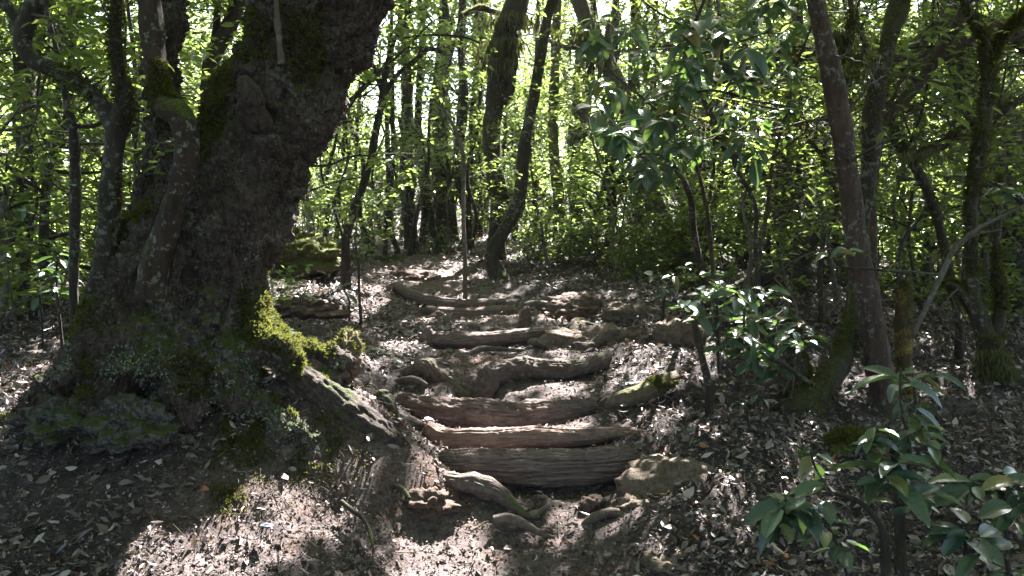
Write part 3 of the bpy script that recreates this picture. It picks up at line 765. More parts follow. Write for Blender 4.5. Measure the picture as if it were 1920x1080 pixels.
tree('crossing_tree', 'lichened tree whose thin crooked stem crosses the long slanting bough at right', 6.6, [
 [(1800,600,16),(1785,540,18),(1770,460,18),(1748,380,17),(1720,320,17),(1690,270,17),(1668,220,16),(1650,170,14),(1630,100,12),(1600,30,10),(1590,-40,9)],
 [(1700,300,22),(1760,272,20),(1820,240,18),(1870,215,16),(1930,175,15)]], M_BARK_MOSS, moss=3500, seed=45, tw=12, twlen=.55)
tree('great_dark_tree', 'broad dark mossy trunk in shade at the far right behind thinner stems', 9.6, [
 [(1915,540,150),(1900,470,120),(1892,380,110),(1888,300,100),(1862,220,88),(1828,150,76),(1805,80,66),(1790,0,60),(1780,-60,54)],
 [(1905,300,60),(1935,230,50),(1960,150,44)]], M_BARK_DARK, moss=5000, seed=46, knob=.22, seg=18)
tree('arching_tree', 'tree bough arching horizontally across the upper right, bare orange-brown wood', 7.4, [
 [(2060,500,60),(2040,300,54),(1990,150,48),(1920,70,44),(1860,58,40),(1800,85,40),(1740,108,38),(1680,122,36),(1600,110,32),(1520,98,30),(1450,110,30),(1400,135,26),(1340,150,18)],
 [(1700,118,26),(1722,80,24),(1760,45,22),(1800,25,18)]], M_BARK_RED, canopy=False, seed=47, tw=12, twlen=.9, moss=800)
tree('grey_stick', 'grey dead branch leaning diagonally at the right over the leaf litter', 5.1, [
 [(1712,628,9),(1735,580,9),(1765,515,10),(1795,460,9),(1840,425,8),(1900,395,7),(1960,370,6)], [(1765,515,4),(1700,508,4),(1640,505,4),(1560,500,3)], [(1800,460,4),(1830,440,3),(1880,430,3)]], M_BARK_GREY, cat='branch', canopy=False, seed=48, seg=7, kind_first='stem', rise=False)
tree('golden_moss_stump', 'narrow broken stump coated in golden yellow moss beside the pinkish trunk', 5.6, [
 [(1700,745,36),(1698,700,30),(1694,640,30),(1692,590,26),(1696,550,18),(1700,525,8)]], M_BARK_YEL, cat='stump', canopy=False, moss=2500, seed=49, knob=.3, mossmat=M_HANG)
for k, (x0, x1, w, d, lab) in enumerate([(1310,1325,17,11.5,'thin dark trunk left of the arching mossy limb'),(1360,1350,22,14,'grey trunk standing behind the mossy limb, partly hidden by leaves'),(1045,1040,22,13,'mossy trunk directly right of the s-curved tree'),
      (1082,1095,44,14.5,'thick mossy trunk in bright green leaves right of the s-curved tree'),(1400,1395,16,12,'narrow trunk beside the moss covered tree'),(1740,1730,14,12,'narrow upright stem between the right-hand trunks'),(1560,1550,16,12,'narrow upright stem left of the pinkish trunk'),
      (100,110,20,11,'narrow trunk behind the thin stem at left'),(255,262,14,10,'narrow stem between the forked tree and the giant'),(1140,1150,18,12.5,'narrow dark trunk left of the straight mossy one'),(1000,1005,10,14,'thin stem touching the s-curved tree from behind'),
      (880,905,16,17,'greyish stem behind the pale crooked sapling'),(1225,1225,14,16,'slim trunk far behind the grey leaning tree')]):
    tree('slim_tree', lab, d, [[(x0, 480, w), (x0 * .7 + x1 * .3 + 4, 380, w), (x0 * .4 + x1 * .6 - 5, 260, w * .9), (x1, 140, w * .8), (x1 + 5, 0, w * .7), (x1 + 9, -60, w * .6)]],
         [M_BARK_DARK, M_BARK_MOSS, M_BARK_GREY][k % 3], canopy=(k % 2 == 0), seed=60 + k, tw=5, leaf=7, seg=8, moss=300)

q_ = np.random.default_rng(555)
for k, (x, d, sl) in enumerate([(1345,6.8,-60),(1390,7.6,50),(1430,6.4,-90),(1540,7.2,70),(1570,8.2,-120),(1690,6.6,90),(1735,7.8,-70),(1765,8.8,60),(1800,7.1,120),(1880,7.0,-140),(1905,8.1,60),(1470,9.6,110),(1620,9.4,-50),(1710,9.9,-90),(60,7.4,40),(285,7.6,-60),(105,8.2,-50),(1850,9.0,30),(1300,9.0,40),(1155,9.8,-50),(620,9.6,60),(1380,5.9,160)]):
    jy = q_.normal(0, 16, 8); w = q_.uniform(5, 10); p_ = [(x + sl * t + jy[i_], 560 - 620 * t, w * (1 - .55 * t)) for i_, t in enumerate(np.linspace(0, 1, 8))]
    g0 = P(x, 540, d); gz_ = H(g0[0], g0[1]); v0 = 540 + F * (CAMZ - 130 / F * d - gz_) / d; p_[0] = (x, float(v0), w * 1.2)
    b_ = [(p_[3][0], p_[3][1], w * .6), (p_[3][0] + q_.uniform(-60, 60), p_[3][1] - 70, w * .5), (p_[3][0] + q_.uniform(-150, 150), p_[3][1] - 120, w * .35)]
    c_ = [(p_[5][0], p_[5][1], w * .5), (p_[5][0] + q_.uniform(-70, 70), p_[5][1] - 30, w * .4), (p_[5][0] + q_.uniform(-190, 190), p_[5][1] - 20, w * .25)]
    side_ = 'left' if x < 700 else ('right of centre' if x < 1500 else 'right')
    tree('crooked_stem', ['thin crooked mossy stem', 'thin crooked grey stem', 'thin crooked dark stem'][k % 3] + (' leaning left' if sl < 0 else ' leaning right') + (', nearer,' if d < 7.3 else ', further back,') + ' at ' + side_, d, [p_, b_, c_], [M_BARK_MOSS, M_BARK_GREY, M_BARK_DARK][k % 3], group='crooked stems in the tangle at ' + side_, canopy=False, seed=500 + k, tw=8, twlen=.7, leaf=2 if k % 2 else 0, leafsize=.11, seg=7, moss=500 if k % 3 == 0 else 0)

# ------------------------------------------------------------------ near canopy: unseen crowns above the picture, leaves cut away to shape the sun patches
r = np.random.default_rng(77)
def canopy_leaves(n, y0, y1, z0, z1, size):
    c = np.c_[r.uniform(-9, 10, n), r.uniform(y0, y1, n), r.uniform(z0, z1, n)]
    c[:, 2] += 0.05 * c[:, 1]
    keep = fbm(c * 0.55, 2) > -0.55
    return c[keep]
# unseen trees added beside and behind the viewer, their crowns dim the sky light
for x_, y_, nm_ in [(-4.2,-2.2,'behind the viewer to the left'),(4.6,-1.2,'behind the viewer to the right'),(0.4,-5.5,'straight behind the viewer'),(-5.4,2.2,'beside the viewer to the left'),(6.2,3.2,'beside the viewer to the right')]:
    z_ = float(H(x_, y_)); root_ = thing('unseen_shade_tree', 'mossy tree ' + nm_ + ', out of view', 'tree', (x_, y_, z_))
    mb = MB(); pp = smooth_path([[x_, y_, z_ - .3, .2], [x_ + .1, y_ + .1, z_ + 2, .15], [x_ - .15, y_ + .2, z_ + 4.5, .11], [x_ + .2, y_ + .5, 6.6, .05]], 24)
    tube(mb, pp[:, :3], pp[:, 3], 10, .15, 4); part('trunk', mb, M_BARK_MOSS, root_); TOPS.append((root_, pp[-1, :3], .1))
C = np.vstack([canopy_leaves(15000, 4.0, 19.0, 5.4, 8.6, 0.2), canopy_leaves(11000, -9.0, 4.0, 5.0, 8.6, 0.2)])
frame_top = CAMZ + C[:, 1] * 0.243 + 0.35
C = C[C[:, 2] > frame_top]
pos, D, N, L, W, R = whorls(C, 11, 0.17, r, 0.16, tilt=0.8)
W = W * 1.15
ok = ~in_gap(pos + D * (L * 0.5)[:, None])
# beyond the steps the roof is thinner and lets more flecks through
hitx = pos - SUN * ((pos[:, 2] - 0.9) / SUN[2])[:, None]
fleck = fbm(np.c_[hitx[:, :2] * 1.1, np.zeros(len(hitx))] + 50, 3)
ok &= ~((hitx[:, 1] > 6.0) & (fleck > np.where(hitx[:, 0] > .8, .5, .34))) & ~((hitx[:, 1] > 9.3) & (fleck > -0.55))
pos, D, N, L, W, R = pos[ok], D[ok], N[ok], L[ok], W[ok], R[ok]
tops = np.array([t[1] for t in TOPS])
own = np.argmin(((pos[:, None, :2] - tops[None, :, :2]) ** 2).sum(-1), axis=1)
for k, (root, top, rr) in enumerate(TOPS):
    s = own == k
    if s.sum() < 30: continue
    mb = MB(); leaves(mb, pos[s], D[s], N[s], L[s], W[s], R[s])
    part('crown', mb, M_LEAF, root, 'stuff', False)
    bm_ = MB(); idx = r.choice(np.nonzero(s)[0], min(26, int(s.sum())), replace=False)
    for i_ in idx:
        a, b = top, pos[i_]
        m_ = (a + b) / 2 + r.normal(0, .25, 3)
        pts = smooth_path([a, m_, b], 9)
        if in_gap(pts).any(): continue
        tube(bm_, pts, np.linspace(min(.03, rr * .5), .006, 9), 5, .1)
    if bm_.n: part('boughs', bm_, M_BARK_DARK, root, 'stuff')

# ------------------------------------------------------------------ background wood: tree and shrub kinds, then copies
def bg_proto(seed, h, r0, lean, c0, nlimb, nwh, lsize, mt, lm, wid=1.7):
    r = np.random.default_rng(seed)
    mbt, mbc = MB(), MB()
    base = np.zeros(3); n = 9; d = unit(np.array([lean * r.uniform(.5, 1), r.uniform(-.2, .2), 1.0])); pts = [np.array([0, 0, -0.3])]
    for k in range(n):
        d = unit(d + np.array([r.normal(0, .2), r.normal(0, .2), .08])); pts.append(pts[-1] + d * (h + .3) / n)
    pts = smooth_path(pts, 22); rad = np.linspace(1.2, .25, 22) * r0; rad[0] *= 1.3
    tube(mbt, pts, rad, 8, .12, 4, seed=seed)
    C = []
    for k in range(nlimb):
        j = r.integers(int(22 * c0 * .8), 22)
        dd = rdir(1, r, -.1, .7)[0]; ln = wid * r.uniform(.5, 1.2) * (1.15 - .5 * j / 22)
        q = [pts[j]]
        for s_ in range(4): dd = unit(dd + r.normal(0, .25, 3)); q.append(q[-1] + dd * ln / 4)
        q = smooth_path(q, 10); tube(mbt, q, np.linspace(rad[j] * .5, .008, 10), 5, .1)
        for g_ in range(3):
            cg = q[r.integers(4, 10)] + r.normal(0, .22, 3)
            for s_ in range(max(1, nwh // 3)): C.append(cg + r.normal(0, .16, 3) * np.array([1.2, 1.2, .6]))
    pw = list(whorls(np.array(C), 8, lsize, r, .05, tilt=.6)); pw[4] = pw[4] * 1.3
    leaves(mbc, *pw, hi='mid')
    return mbt.mesh('trunk', mt), mbc.mesh('crown', lm, False)
def shrub_proto(seed, h, nst, nwh, lsize, lm):
    r = np.random.default_rng(seed); mbt, mbc = MB(), MB(); C = []
    for k in range(nst):
        dd = unit(np.array([r.normal(0, .35), r.normal(0, .35), 1])); q = [np.array([r.normal(0, .08), r.normal(0, .08), -.05])]
        for s_ in range(5): dd = unit(dd + r.normal(0, .25, 3) + np.array([0, 0, .1])); q.append(q[-1] + dd * h * r.uniform(.7, 1.1) / 5)
        q = smooth_path(q, 12); tube(mbt, q, np.linspace(.014, .004, 12), 5, .1)
        for s_ in range(nwh): C.append(q[r.integers(3, 12)] + r.normal(0, .13 * h, 3) * np.array([1.2, 1.2, .7]))
    C = np.array(C); C[:, 2] = np.maximum(C[:, 2], .05)
    leaves(mbc, *whorls(C, 7, lsize, r, .03, droop=(-.4, .5)), hi='mid')
    return mbt.mesh('stem', M_TWIG), mbc.mesh('foliage', lm, False)
def instance(proto, name, label, cat, group, x, y, rz, s, names):
    root = thing(name, label, cat, (x, y, float(H(x, y))), group)
    root.rotation_euler = (0, 0, rz); root.scale = (s, s, s)
    for me, nm in zip(proto, names):
        o = link(nm, me, root, 'stuff' if nm in ('crown', 'foliage') else None)
    return root
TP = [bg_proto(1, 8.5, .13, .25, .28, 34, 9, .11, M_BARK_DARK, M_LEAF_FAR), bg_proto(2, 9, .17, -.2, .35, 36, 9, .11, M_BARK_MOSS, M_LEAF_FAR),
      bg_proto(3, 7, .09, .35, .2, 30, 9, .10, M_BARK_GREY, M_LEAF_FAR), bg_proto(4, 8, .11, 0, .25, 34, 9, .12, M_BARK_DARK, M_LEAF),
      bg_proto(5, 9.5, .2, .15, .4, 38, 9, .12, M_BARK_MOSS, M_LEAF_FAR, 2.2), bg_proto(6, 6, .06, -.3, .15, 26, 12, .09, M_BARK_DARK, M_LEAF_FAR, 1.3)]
TLAB = ['slender dark stemmed tree in the sunlit wood beyond the path', 'mossy trunked tree in the sunlit wood beyond the path', 'grey stemmed leaning tree in the sunlit wood beyond the path',
        'dark leaved tree in the wood beyond the path', 'tall stout mossy tree in the wood beyond the path', 'small bushy young tree in the sunlit wood beyond the path']
def where(ang):
    return 'behind the big leaning tree' if ang < -.22 else ('straight beyond the path' if ang < .02 else ('right of the s-curved tree' if ang < .3 else 'behind the right-hand trunks'))
r = np.random.default_rng(123)
placed = []
for tries in range(4000):
    if len(placed) >= 125: break
    y = 14.5 + 33 * r.uniform(0, 1) ** 1.15
    x = r.uniform(-1, 1) * (0.64 * y + 3)
    ang = x / y
    if -0.20 < ang < -0.03 and r.uniform() < (0.85 if y > 18 else .7): continue
    if any((x - a) ** 2 + (y - b) ** 2 < (1.05 + .02 * y) ** 2 for a, b in placed): continue
    placed.append((x, y))
    k = int(r.integers(0, 6))
    if y < 19: k = int(r.choice([2, 5, 3, 0]))
    s = r.uniform(.8, 1.2) * (0.72 if y < 19 else 1)
    if -0.22 < ang < -0.02: k, s = int(r.choice([5, 2])), s * .7
    lb_ = TLAB[k].replace('beyond the path', where(ang))
    instance(TP[k], 'background_tree', lb_, 'tree', lb_.replace(' tree in', ' trees in'), x, y, r.uniform(0, 6.28), s, ('trunk', 'crown'))
# young bushy trees filling the middle distance with leaves
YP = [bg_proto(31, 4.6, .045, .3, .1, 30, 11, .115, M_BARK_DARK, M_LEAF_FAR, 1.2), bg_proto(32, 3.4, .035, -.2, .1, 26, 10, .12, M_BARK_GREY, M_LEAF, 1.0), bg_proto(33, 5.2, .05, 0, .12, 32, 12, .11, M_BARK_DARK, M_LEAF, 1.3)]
for n_, (px, d, k, s) in enumerate([(-20,7.2,1,.9),(70,7.8,2,.85),(255,8.2,1,1),(345,7.6,0,.8),(1960,7.4,1,.9),(1720,8.6,0,.8),(1830,8.0,1,.85),(1420,7.9,1,.6),(30,9.5,0,.9),(150,11,2,.9),(250,9.5,1,1),(90,13,0,1),(370,10.5,0,.9),(440,12,2,.9),(0,12,2,1),(700,15.5,1,.8),(935,14.5,2,.9),(1020,10.9,1,.6),(1060,12.2,0,.9),(1120,13.2,2,.85),(1190,12.2,1,.9),(1080,15,0,1),
      (1250,12,0,.95),(1330,12.4,2,.9),(1400,11,1,1),(1520,10.8,1,.9),(1590,12,0,.9),(1680,11.5,1,1),(1740,13,2,.9),(1790,10.8,1,.9),(1860,13,0,1),(1930,11.5,2,.9),(720,14.2,1,.8),(640,14.8,0,.6),(960,15,2,.9)]):
    q = P(px, 470, d)
    side_ = 'left of the path' if px < 700 else ('at the head of the path' if px < 1000 else ('right of the path' if px < 1500 else 'beyond the right-hand trunks'))
    instance(YP[k], 'young_tree', ['bushy sunlit young tree ', 'small glossy leaved young tree ', 'taller dark leaved young tree '][k] + side_, 'tree', 'young trees ' + side_, q[0], q[1], r.uniform(0, 6.28), s, ('trunk', 'crown'))
# trees at the sides and behind, so the place goes on outside the picture; many added to block light from behind
for (x, y) in [(-9, 6), (-8, 10), (10, 7), (9.5, 11.5), (-12, 3), (12, 2), (-7, -3), (7, -4), (0, -8), (-13, -5), (13, -7), (-10.5, 13), (12, 14), (-3.5, -7), (3.5, -8.5), (-9, -1), (9, -1), (-10, 1), (-6.5, 4.2), (7.6, 5.5), (-11, 8), (12, 9.5), (-8, -7), (8.5, -8.5), (0, -12), (-5, -11), (5.5, -12), (6, -3.5), (-5.5, -.6)]:
    k = int(r.integers(0, 6))
    instance(TP[k], 'background_tree', TLAB[k].replace('in the sunlit wood beyond', 'at the side of').replace('in the wood beyond', 'at the side of'), 'tree', 'trees at the sides of the path', x, y, r.uniform(0, 6.28), 1.0, ('trunk', 'crown'))
SIDE = [(-3, -3.5), (-1, -4.2), (1.5, -4), (3.4, -3), (-4.5, -1), (5, 1), (-4.6, 1.4), (-5.5, 3.4), (5.8, 3.8), (-2, -6), (2.6, -6), (-7, 0), (7.5, 0.5)]  # unseen shrubs added round the sides and back to cut stray light
SP = [shrub_proto(11, 1.1, 7, 13, .085, M_LEAF), shrub_proto(12, 1.7, 8, 15, .095, M_LEAF_FAR), shrub_proto(13, .6, 6, 9, .07, M_LEAF), shrub_proto(14, 2.4, 9, 18, .10, M_LEAF_FAR)]
SLAB = ['waist high glossy green shrub on the wood edge', 'tall bright green shrub on the wood edge', 'low leafy seedling clump on the wood edge', 'head high bright green thicket shrub']
sp = []
def try_shrub(x, y, k, s=1.0):
    lb_ = SLAB[k].replace(' on the wood edge', '') + ' ' + where(x / y)
    instance(SP[k], 'shrub', lb_, 'shrub', lb_ + ', all alike', x, y, r.uniform(0, 6.28), s, ('stem', 'foliage')); sp.append((x, y))
for px, py, d, k, s in [(600,470,10.5,0,1),(640,455,11.5,1,.9),(680,470,12,2,1),(700,440,14,1,.9),(830,462,13,2,1.0),(1000,470,12,2,1.2),(1060,480,11.5,2,1),(1110,480,11,2,1),(1150,490,10.4,0,.8),
     (1200,500,9.8,0,.8),(1290,500,10,0,.8),(1180,520,9.4,2,1),(1330,490,10.5,1,1),(1400,500,10.8,1,1),(1560,510,11,1,1),(1620,520,10,0,1),(1700,530,10,0,.9),(1760,520,11,1,.8),(1700,500,12,3,.8),
     (1810,520,11.5,3,.7),(1880,530,11,0,1),(80,520,10.5,1,.9),(110,500,11,3,.8),(170,520,10,0,1),(30,500,13,3,.9),(230,500,10,3,.9),(1060,440,13.5,1,.9),(1130,440,14,3,.8),(1370,460,13,3,.9),(560,470,12,3,.6),(0,480,15,3,1),(150,470,13,3,1)]:
    q = P(px, py, d); try_shrub(q[0], q[1], k, s)
for tries in range(3000):
    if len(sp) >= 88: break
    y = 11.5 + 20 * r.uniform(0, 1); x = r.uniform(-1, 1) * (0.64 * y + 1); ang = x / y
    if path_dist(np.array(x), np.array(y)) < .9: continue
    if -0.17 < ang < -0.05 and y < 20 and r.uniform() < .7: continue
    if any((x - a) ** 2 + (y - b) ** 2 < .8 for a, b in sp): continue
    try_shrub(x, y, int(r.choice([0, 1, 1, 3, 3])), r.uniform(.8, 1.2))
for x_, y_ in SIDE: instance(SP[3], 'shrub', 'head high thicket shrub at the sides and back, out of view', 'shrub', 'shrubs at the sides', x_, y_, r.uniform(0, 6.28), 1.1, ('stem', 'foliage'))
# the far wood that reads as one mass
mb = MB(); n = 60000
yy = r.uniform(46, 62, n); xx = r.uniform(-1, 1, n) * 50
zz = H(xx, yy) + r.uniform(0, 1, n) ** 0.8 * (6.5 + 3.5 * vnoise(np.c_[xx * .16, yy * .1, xx * 0]) - 3.0 * np.exp(-((xx / yy + .11) / .09) ** 2))
leaves(mb, np.c_[xx, yy, zz], rdir(n, r, -.5, .3), unit(np.array([0, 0, 1.]) + .7 * rdir(n, r)), r.uniform(.2, .42, n), .16, r.uniform(0, 1, n))
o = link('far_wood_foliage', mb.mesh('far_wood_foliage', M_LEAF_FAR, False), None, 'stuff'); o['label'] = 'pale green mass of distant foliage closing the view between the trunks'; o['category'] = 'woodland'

# ------------------------------------------------------------------ leafy plants with leaves one can pick apart
def leaf_blade(seed, bend):
    """one leaf, unit length along +X, normal +Z"""
    r = np.random.default_rng(seed)
    ns, nc = 9, 5
    t = np.linspace(0, 1, ns); V = []
    for i_, tt in enumerate(t):
        w = 0.5 * (math.sin(math.pi * tt ** 0.92) ** 0.62) if 0 < tt < 1 else 0.006
        for c in np.linspace(-1, 1, nc):
            V.append((tt, c * w * .40 * 2 * .5 * 1.0, -bend * tt ** 2 + abs(c) * w * .22 + .012 * math.sin(tt * 18 + seed + c * 2) * abs(c)))
    V = np.array(V)
    Q = [(a * nc + b, (a + 1) * nc + b, (a + 1) * nc + b + 1, a * nc + b + 1) for a in range(ns - 1) for b in range(nc - 1)]
    return V, np.array(Q)
def blade_mat():
    m, nt, bs = mat('glossy_leaf_blade')
    oi = nd(nt, 'ShaderNodeObjectInfo')
    tc = nd(nt, 'ShaderNodeTexCoord'); sx = nd(nt, 'ShaderNodeSeparateXYZ'); nt.links.new(tc.outputs['Object'], sx.inputs[0])
    base_ = ramp(nt, [(0, (.022, .048, .042)), (.6, (.036, .070, .058)), (.84, (.055, .095, .055)), (.94, (.10, .12, .045)), (1, (.20, .13, .045))], oi.outputs['Random']).outputs[0]
    rib = math_(nt, 'ABSOLUTE', sx.outputs['Y'])
    vein = ramp(nt, [(0.0, 1.0), (.012, 0.0)], rib).outputs[0]
    ay = math_(nt, 'ADD', math_(nt, 'MULTIPLY', rib, 26.0), math_(nt, 'MULTIPLY', sx.outputs['X'], -52.0))
    side = ramp(nt, [(.86, 0), (.95, .5)], math_(nt, 'SINE', ay)).outputs[0]
    col = mix(nt, math_(nt, 'MAXIMUM', vein, math_(nt, 'MULTIPLY', side, .5)), base_, (.10, .16, .07))
    nz = noise(nt, 14, 5, .7, tc.outputs['Object']); spot = ramp(nt, [(.60, 0), (.66, .7)], nz.outputs[0]).outputs[0]
    col = mix(nt, spot, col, (.10, .085, .03))
    nt.links.new(col, bs.inputs['Base Color'])
    bs.inputs['Coat Weight'].default_value = .5; bs.inputs['Coat Roughness'].default_value = .22; bs.inputs['Roughness'].default_value = .34; bs.inputs['Specular IOR Level'].default_value = .5
    bump(nt, math_(nt, 'ADD', vein, side), .35, .004, bs)
    tr = nd(nt, 'ShaderNodeBsdfTranslucent'); nt.links.new(mix(nt, .65, col, (.25, .42, .06)), tr.inputs['Color'])
    mx = nd(nt, 'ShaderNodeMixShader'); mx.inputs[0].default_value = .2
    nt.links.new(bs.outputs[0], mx.inputs[1]); nt.links.new(tr.outputs[0], mx.inputs[2]); nt.links.new(mx.outputs[0], nt.nodes['Material Output'].inputs['Surface'])
    return m
M_BLADE = blade_mat()
BLADES = []
for k in range(6):
    V, Q = leaf_blade(k, [.05, .15, .25, .35, .12, .45][k]); b_ = MB(); b_.add(V, Q); BLADES.append(b_.mesh('leaf_blade', M_BLADE))
def put_leaf(root, pos, D, N, L, wide=1.0, name='leaf', meshes=None, r=None):
    D = unit(np.asarray(D, float)); N = np.asarray(N, float); N = unit(N - D * (N @ D)); S = np.cross(N, D)
    o = bpy.data.objects.new(name, (meshes or BLADES)[int(r.integers(0, len(meshes or BLADES)))])
    COL.objects.link(o); o.parent = root
    loc = np.asarray(pos) - np.array(root.location)
    M = np.eye(4); M[:3, 0] = D * L; M[:3, 1] = S * L * wide; M[:3, 2] = N * L; M[:3, 3] = loc
    o.matrix_local = Matrix(M.tolist())
    return o
def plant(name, label, d, stems, tips, size, n=(5, 9), seed=0, cat='sapling', stemmat=None, canopy=False, wide=1.0, droop=(-.55, .35), group=None, limit=300, ground=True, nbias=(0,-.15,1.)):
    """stems: pixel polylines; tips: (px, py, distance[, size factor]) ends carrying a whorl"""
    r = np.random.default_rng(seed)
    b0 = stems[0][0]; foot = P(b0[0], b0[1], b0[3] if len(b0) > 3 else d)
    root = thing(name, label, cat, (foot[0], foot[1], float(H(foot[0], foot[1])) if ground else foot[2]), group)
    allp = []
    for k, s in enumerate(stems):
        mb = MB(); pts, rad = limb_pts(s, d)
        if k == 0 and ground:
            lw = pts[0].copy(); lw[2] = min(H(lw[0], lw[1]) - .05, lw[2] - .02); pts = np.vstack([lw, pts]); rad = np.r_[rad[0], rad]
        tube(mb, pts, rad, 8, .1, 14, seed=seed); part('stem' if k == 0 else 'branch', mb, stemmat or M_BARK_DARK, root); allp.append(pts)
    allp = np.vstack(allp)
    tw = MB(); LV = []
    for t in tips:
        c = P(t[0], t[1], t[2] if len(t) > 2 and t[2] else d); sf = t[3] if len(t) > 3 else 1
        j = np.argmin(np.linalg.norm(allp - c, axis=1)); a = allp[j]
        if np.linalg.norm(c - a) > .03:
            md_ = (a + c) / 2 + r.normal(0, .02, 3) - np.array([0, 0, .02]); tube(tw, smooth_path([a, md_, c], 7), np.linspace(.0035, .002, 7), 5, 0)
        m_ = int(r.integers(n[0], n[1] + 1)); a0 = r.uniform(0, 6.28)
        for q in range(m_):
            az = a0 + q * 2.4 + r.normal(0, .2); z = r.uniform(*droop)
            D_ = np.array([math.cos(az), math.sin(az), z]); N_ = np.array(nbias) + .35 * rdir(1, r)[0]
            if r.uniform() < .12: D_[2] -= .6
            LV.append((c + r.normal(0, .008, 3) + D_ * .01 - np.array([0, 0, .008 * q]), D_, N_, size * sf * .88 * r.uniform(.5, 1.15)))
    if tw.n: part('twigs', tw, M_TWIG, root, 'stuff')
    LV.sort(key=lambda v: v[0][1])
    for v in LV[:limit]: put_leaf(root, *v, wide=wide * r.uniform(.85, 1.2), r=r)
    rest = LV[limit:]
    if rest:
        mb = MB(); a = lambda i_: np.array([v[i_] for v in rest])
        leaves(mb, a(0), a(1), a(2), a(3), a(3) * .4, r.uniform(0, 1, len(rest)), hi=True); part('foliage', mb, M_LEAF_FG, root, 'stuff', False)
    return root
# foreground right
plant('young_laurel', 'large leaved young laurel in the right foreground, tallest of the near plants', 2.9, [
  [(1690,1130,26),(1688,1040,24),(1686,960,22),(1680,880,18),(1672,800,14),(1668,770,10)], [(1686,960,12),(1700,900,10),(1705,830,8),(1690,760,6),(1688,690,5)]],
  [(1665,830,2.85,1.1),(1700,940,2.85,1.),(1655,880,2.8,1.1),(1730,800,2.9,.9),(1640,795,2.85,1.0),(1680,860,2.8,1.2),(1690,905,2.8,1.25),(1690,700,3.0,1.1),(1705,760,3.0,1.0),(1740,905,2.95,.8),(1720,840,2.9,1.)], .145, (5, 7), 101, wide=1.0, stemmat=M_BARK_MOSS)
plant('laurel_seedling', 'dark glossy rosette of drooping leaves on an arching stem, nearest the path', 2.8, [
  [(1660,1120,22),(1660,1030,20),(1650,985,12),(1610,940,9),(1560,925,8),(1500,925,7),(1478,932,6)], [(1560,925,5),(1530,880,5),(1520,845,4)]],
  [(1478,930,2.75,1.15),(1490,925,2.8,1.15),(1470,945,2.72,1.0),(1522,842,2.85,.85),(1530,925,2.8,.9)], .13, (6, 9), 102, wide=1.2, droop=(-.9, .35))
plant('laurel_seedling', 'small laurel seedling low at the right edge of the picture', 2.75, [
  [(1800,1110,8),(1808,1060,8),(1812,1010,6),(1815,985,5)]], [(1812,985,2.75,1),(1830,1010,2.7,1.1)], .14, (6, 8), 103, wide=1.2)
plant('laurel_seedling', 'spreading seedling with pale bluish leaves at the far right, half up the slope', 3.0, [
  [(1890,1060,9),(1885,990,8),(1880,930,7),(1870,895,6)], [(1880,930,5),(1850,905,5),(1825,900,4)]], [(1870,890,3,1),(1825,900,3,1.05),(1915,900,2.95,1),(1900,940,2.9,1)], .14, (6, 8), 104, wide=1.2)
plant('laurel_seedling', 'pale seedling low between the drooping rosette and the tall young laurel', 2.9, [
  [(1600,1120,6),(1580,1050,6),(1560,1000,5),(1545,985,4)]], [(1545,985,2.9,1),(1575,1010,2.9,.8)], .12, (5, 6), 105, wide=1.3)
plant('laurel_seedling', 'leaf of a low plant cut by the bottom right corner', 2.4, [[(1915,1150,8),(1905,1100,7),(1895,1075,5)]], [(1895,1060,2.4,1),], .11, (4, 5), 106, wide=1.3)
plant('laurel_seedling', 'green seedling between the leaning post stump and the lone tall leaves', 4.4, [[(1722,840,8),(1720,790,8),(1715,740,6),(1712,700,5)]],
  [(1712,700,4.4,1),(1750,700,4.3,1),(1735,745,4.35,.9)], .17, (3, 5), 107)
tips = []
rr_ = np.random.default_rng(9)
for x, y in [(1290,565),(1320,545),(1350,580),(1400,560),(1440,540),(1470,580),(1420,610),(1380,620),(1340,510),(1480,620),(1500,600),(1360,640),(1430,650),(1465,640),(1310,590),(1400,590),(1450,600),(1385,540),(1345,550),(1510,640),(1410,665),(1460,670)]:
    tips.append((x + rr_.normal(0, 5), y + rr_.normal(0, 5), 4.9 + rr_.uniform(-.35, .35), rr_.uniform(.8, 1.1)))
plant('spreading_laurel', 'bushy blue-green young laurel with mossy stem in the middle of the right bank', 4.9, [
  [(1330,722,16),(1322,690,15),(1312,650,14),(1303,610,12),(1298,580,8)], [(1348,700,7),(1346,650,7),(1345,600,6),(1344,560,5)],
  [(1520,720,8,5.1),(1480,690,8,5.),(1440,668,8,4.95),(1400,652,7,4.9),(1370,620,6,4.9)], [(1440,668,6),(1450,630,5),(1460,600,4)],[(1400,652,6),(1395,600,5),(1400,560,4)]],
  tips, .155, (7, 10), 108, wide=1.15, droop=(-.35, .3), stemmat=M_BARK_MOSS)
plant('lone_sprig', 'sprig of three pale leaves held across the pinkish trunk', 4.8, [[(1700,512,5),(1640,505,5),(1580,500,4),(1560,480,4),(1552,470,3)]], [(1556,475,4.8,1.1),(1590,468,4.8,1.)], .16, (3, 4), 109, ground=False, cat='branch', droop=(-.1, .15))
plant('small_sapling', 'bright green little sapling with a lance leaved tuft under the mossy trees', 6.9, [[(1243,600,5),(1245,570,5),(1248,545,4)]], [(1248,540,6.9,1),(1262,515,6.9,1),(1225,515,7,1),(1285,500,7,.9)], .15, (5, 7), 110)
plant('small_sapling', 'thin seedling with a few leaves on the litter behind the mossy log', 4.6, [[(1405,800,5),(1400,770,5),(1395,745,4)], [(1428,800,4),(1425,770,4),(1428,745,3)]], [(1385,745,4.6,1),(1428,738,4.6,1.1)], .07, (5, 6), 111, wide=1.5)
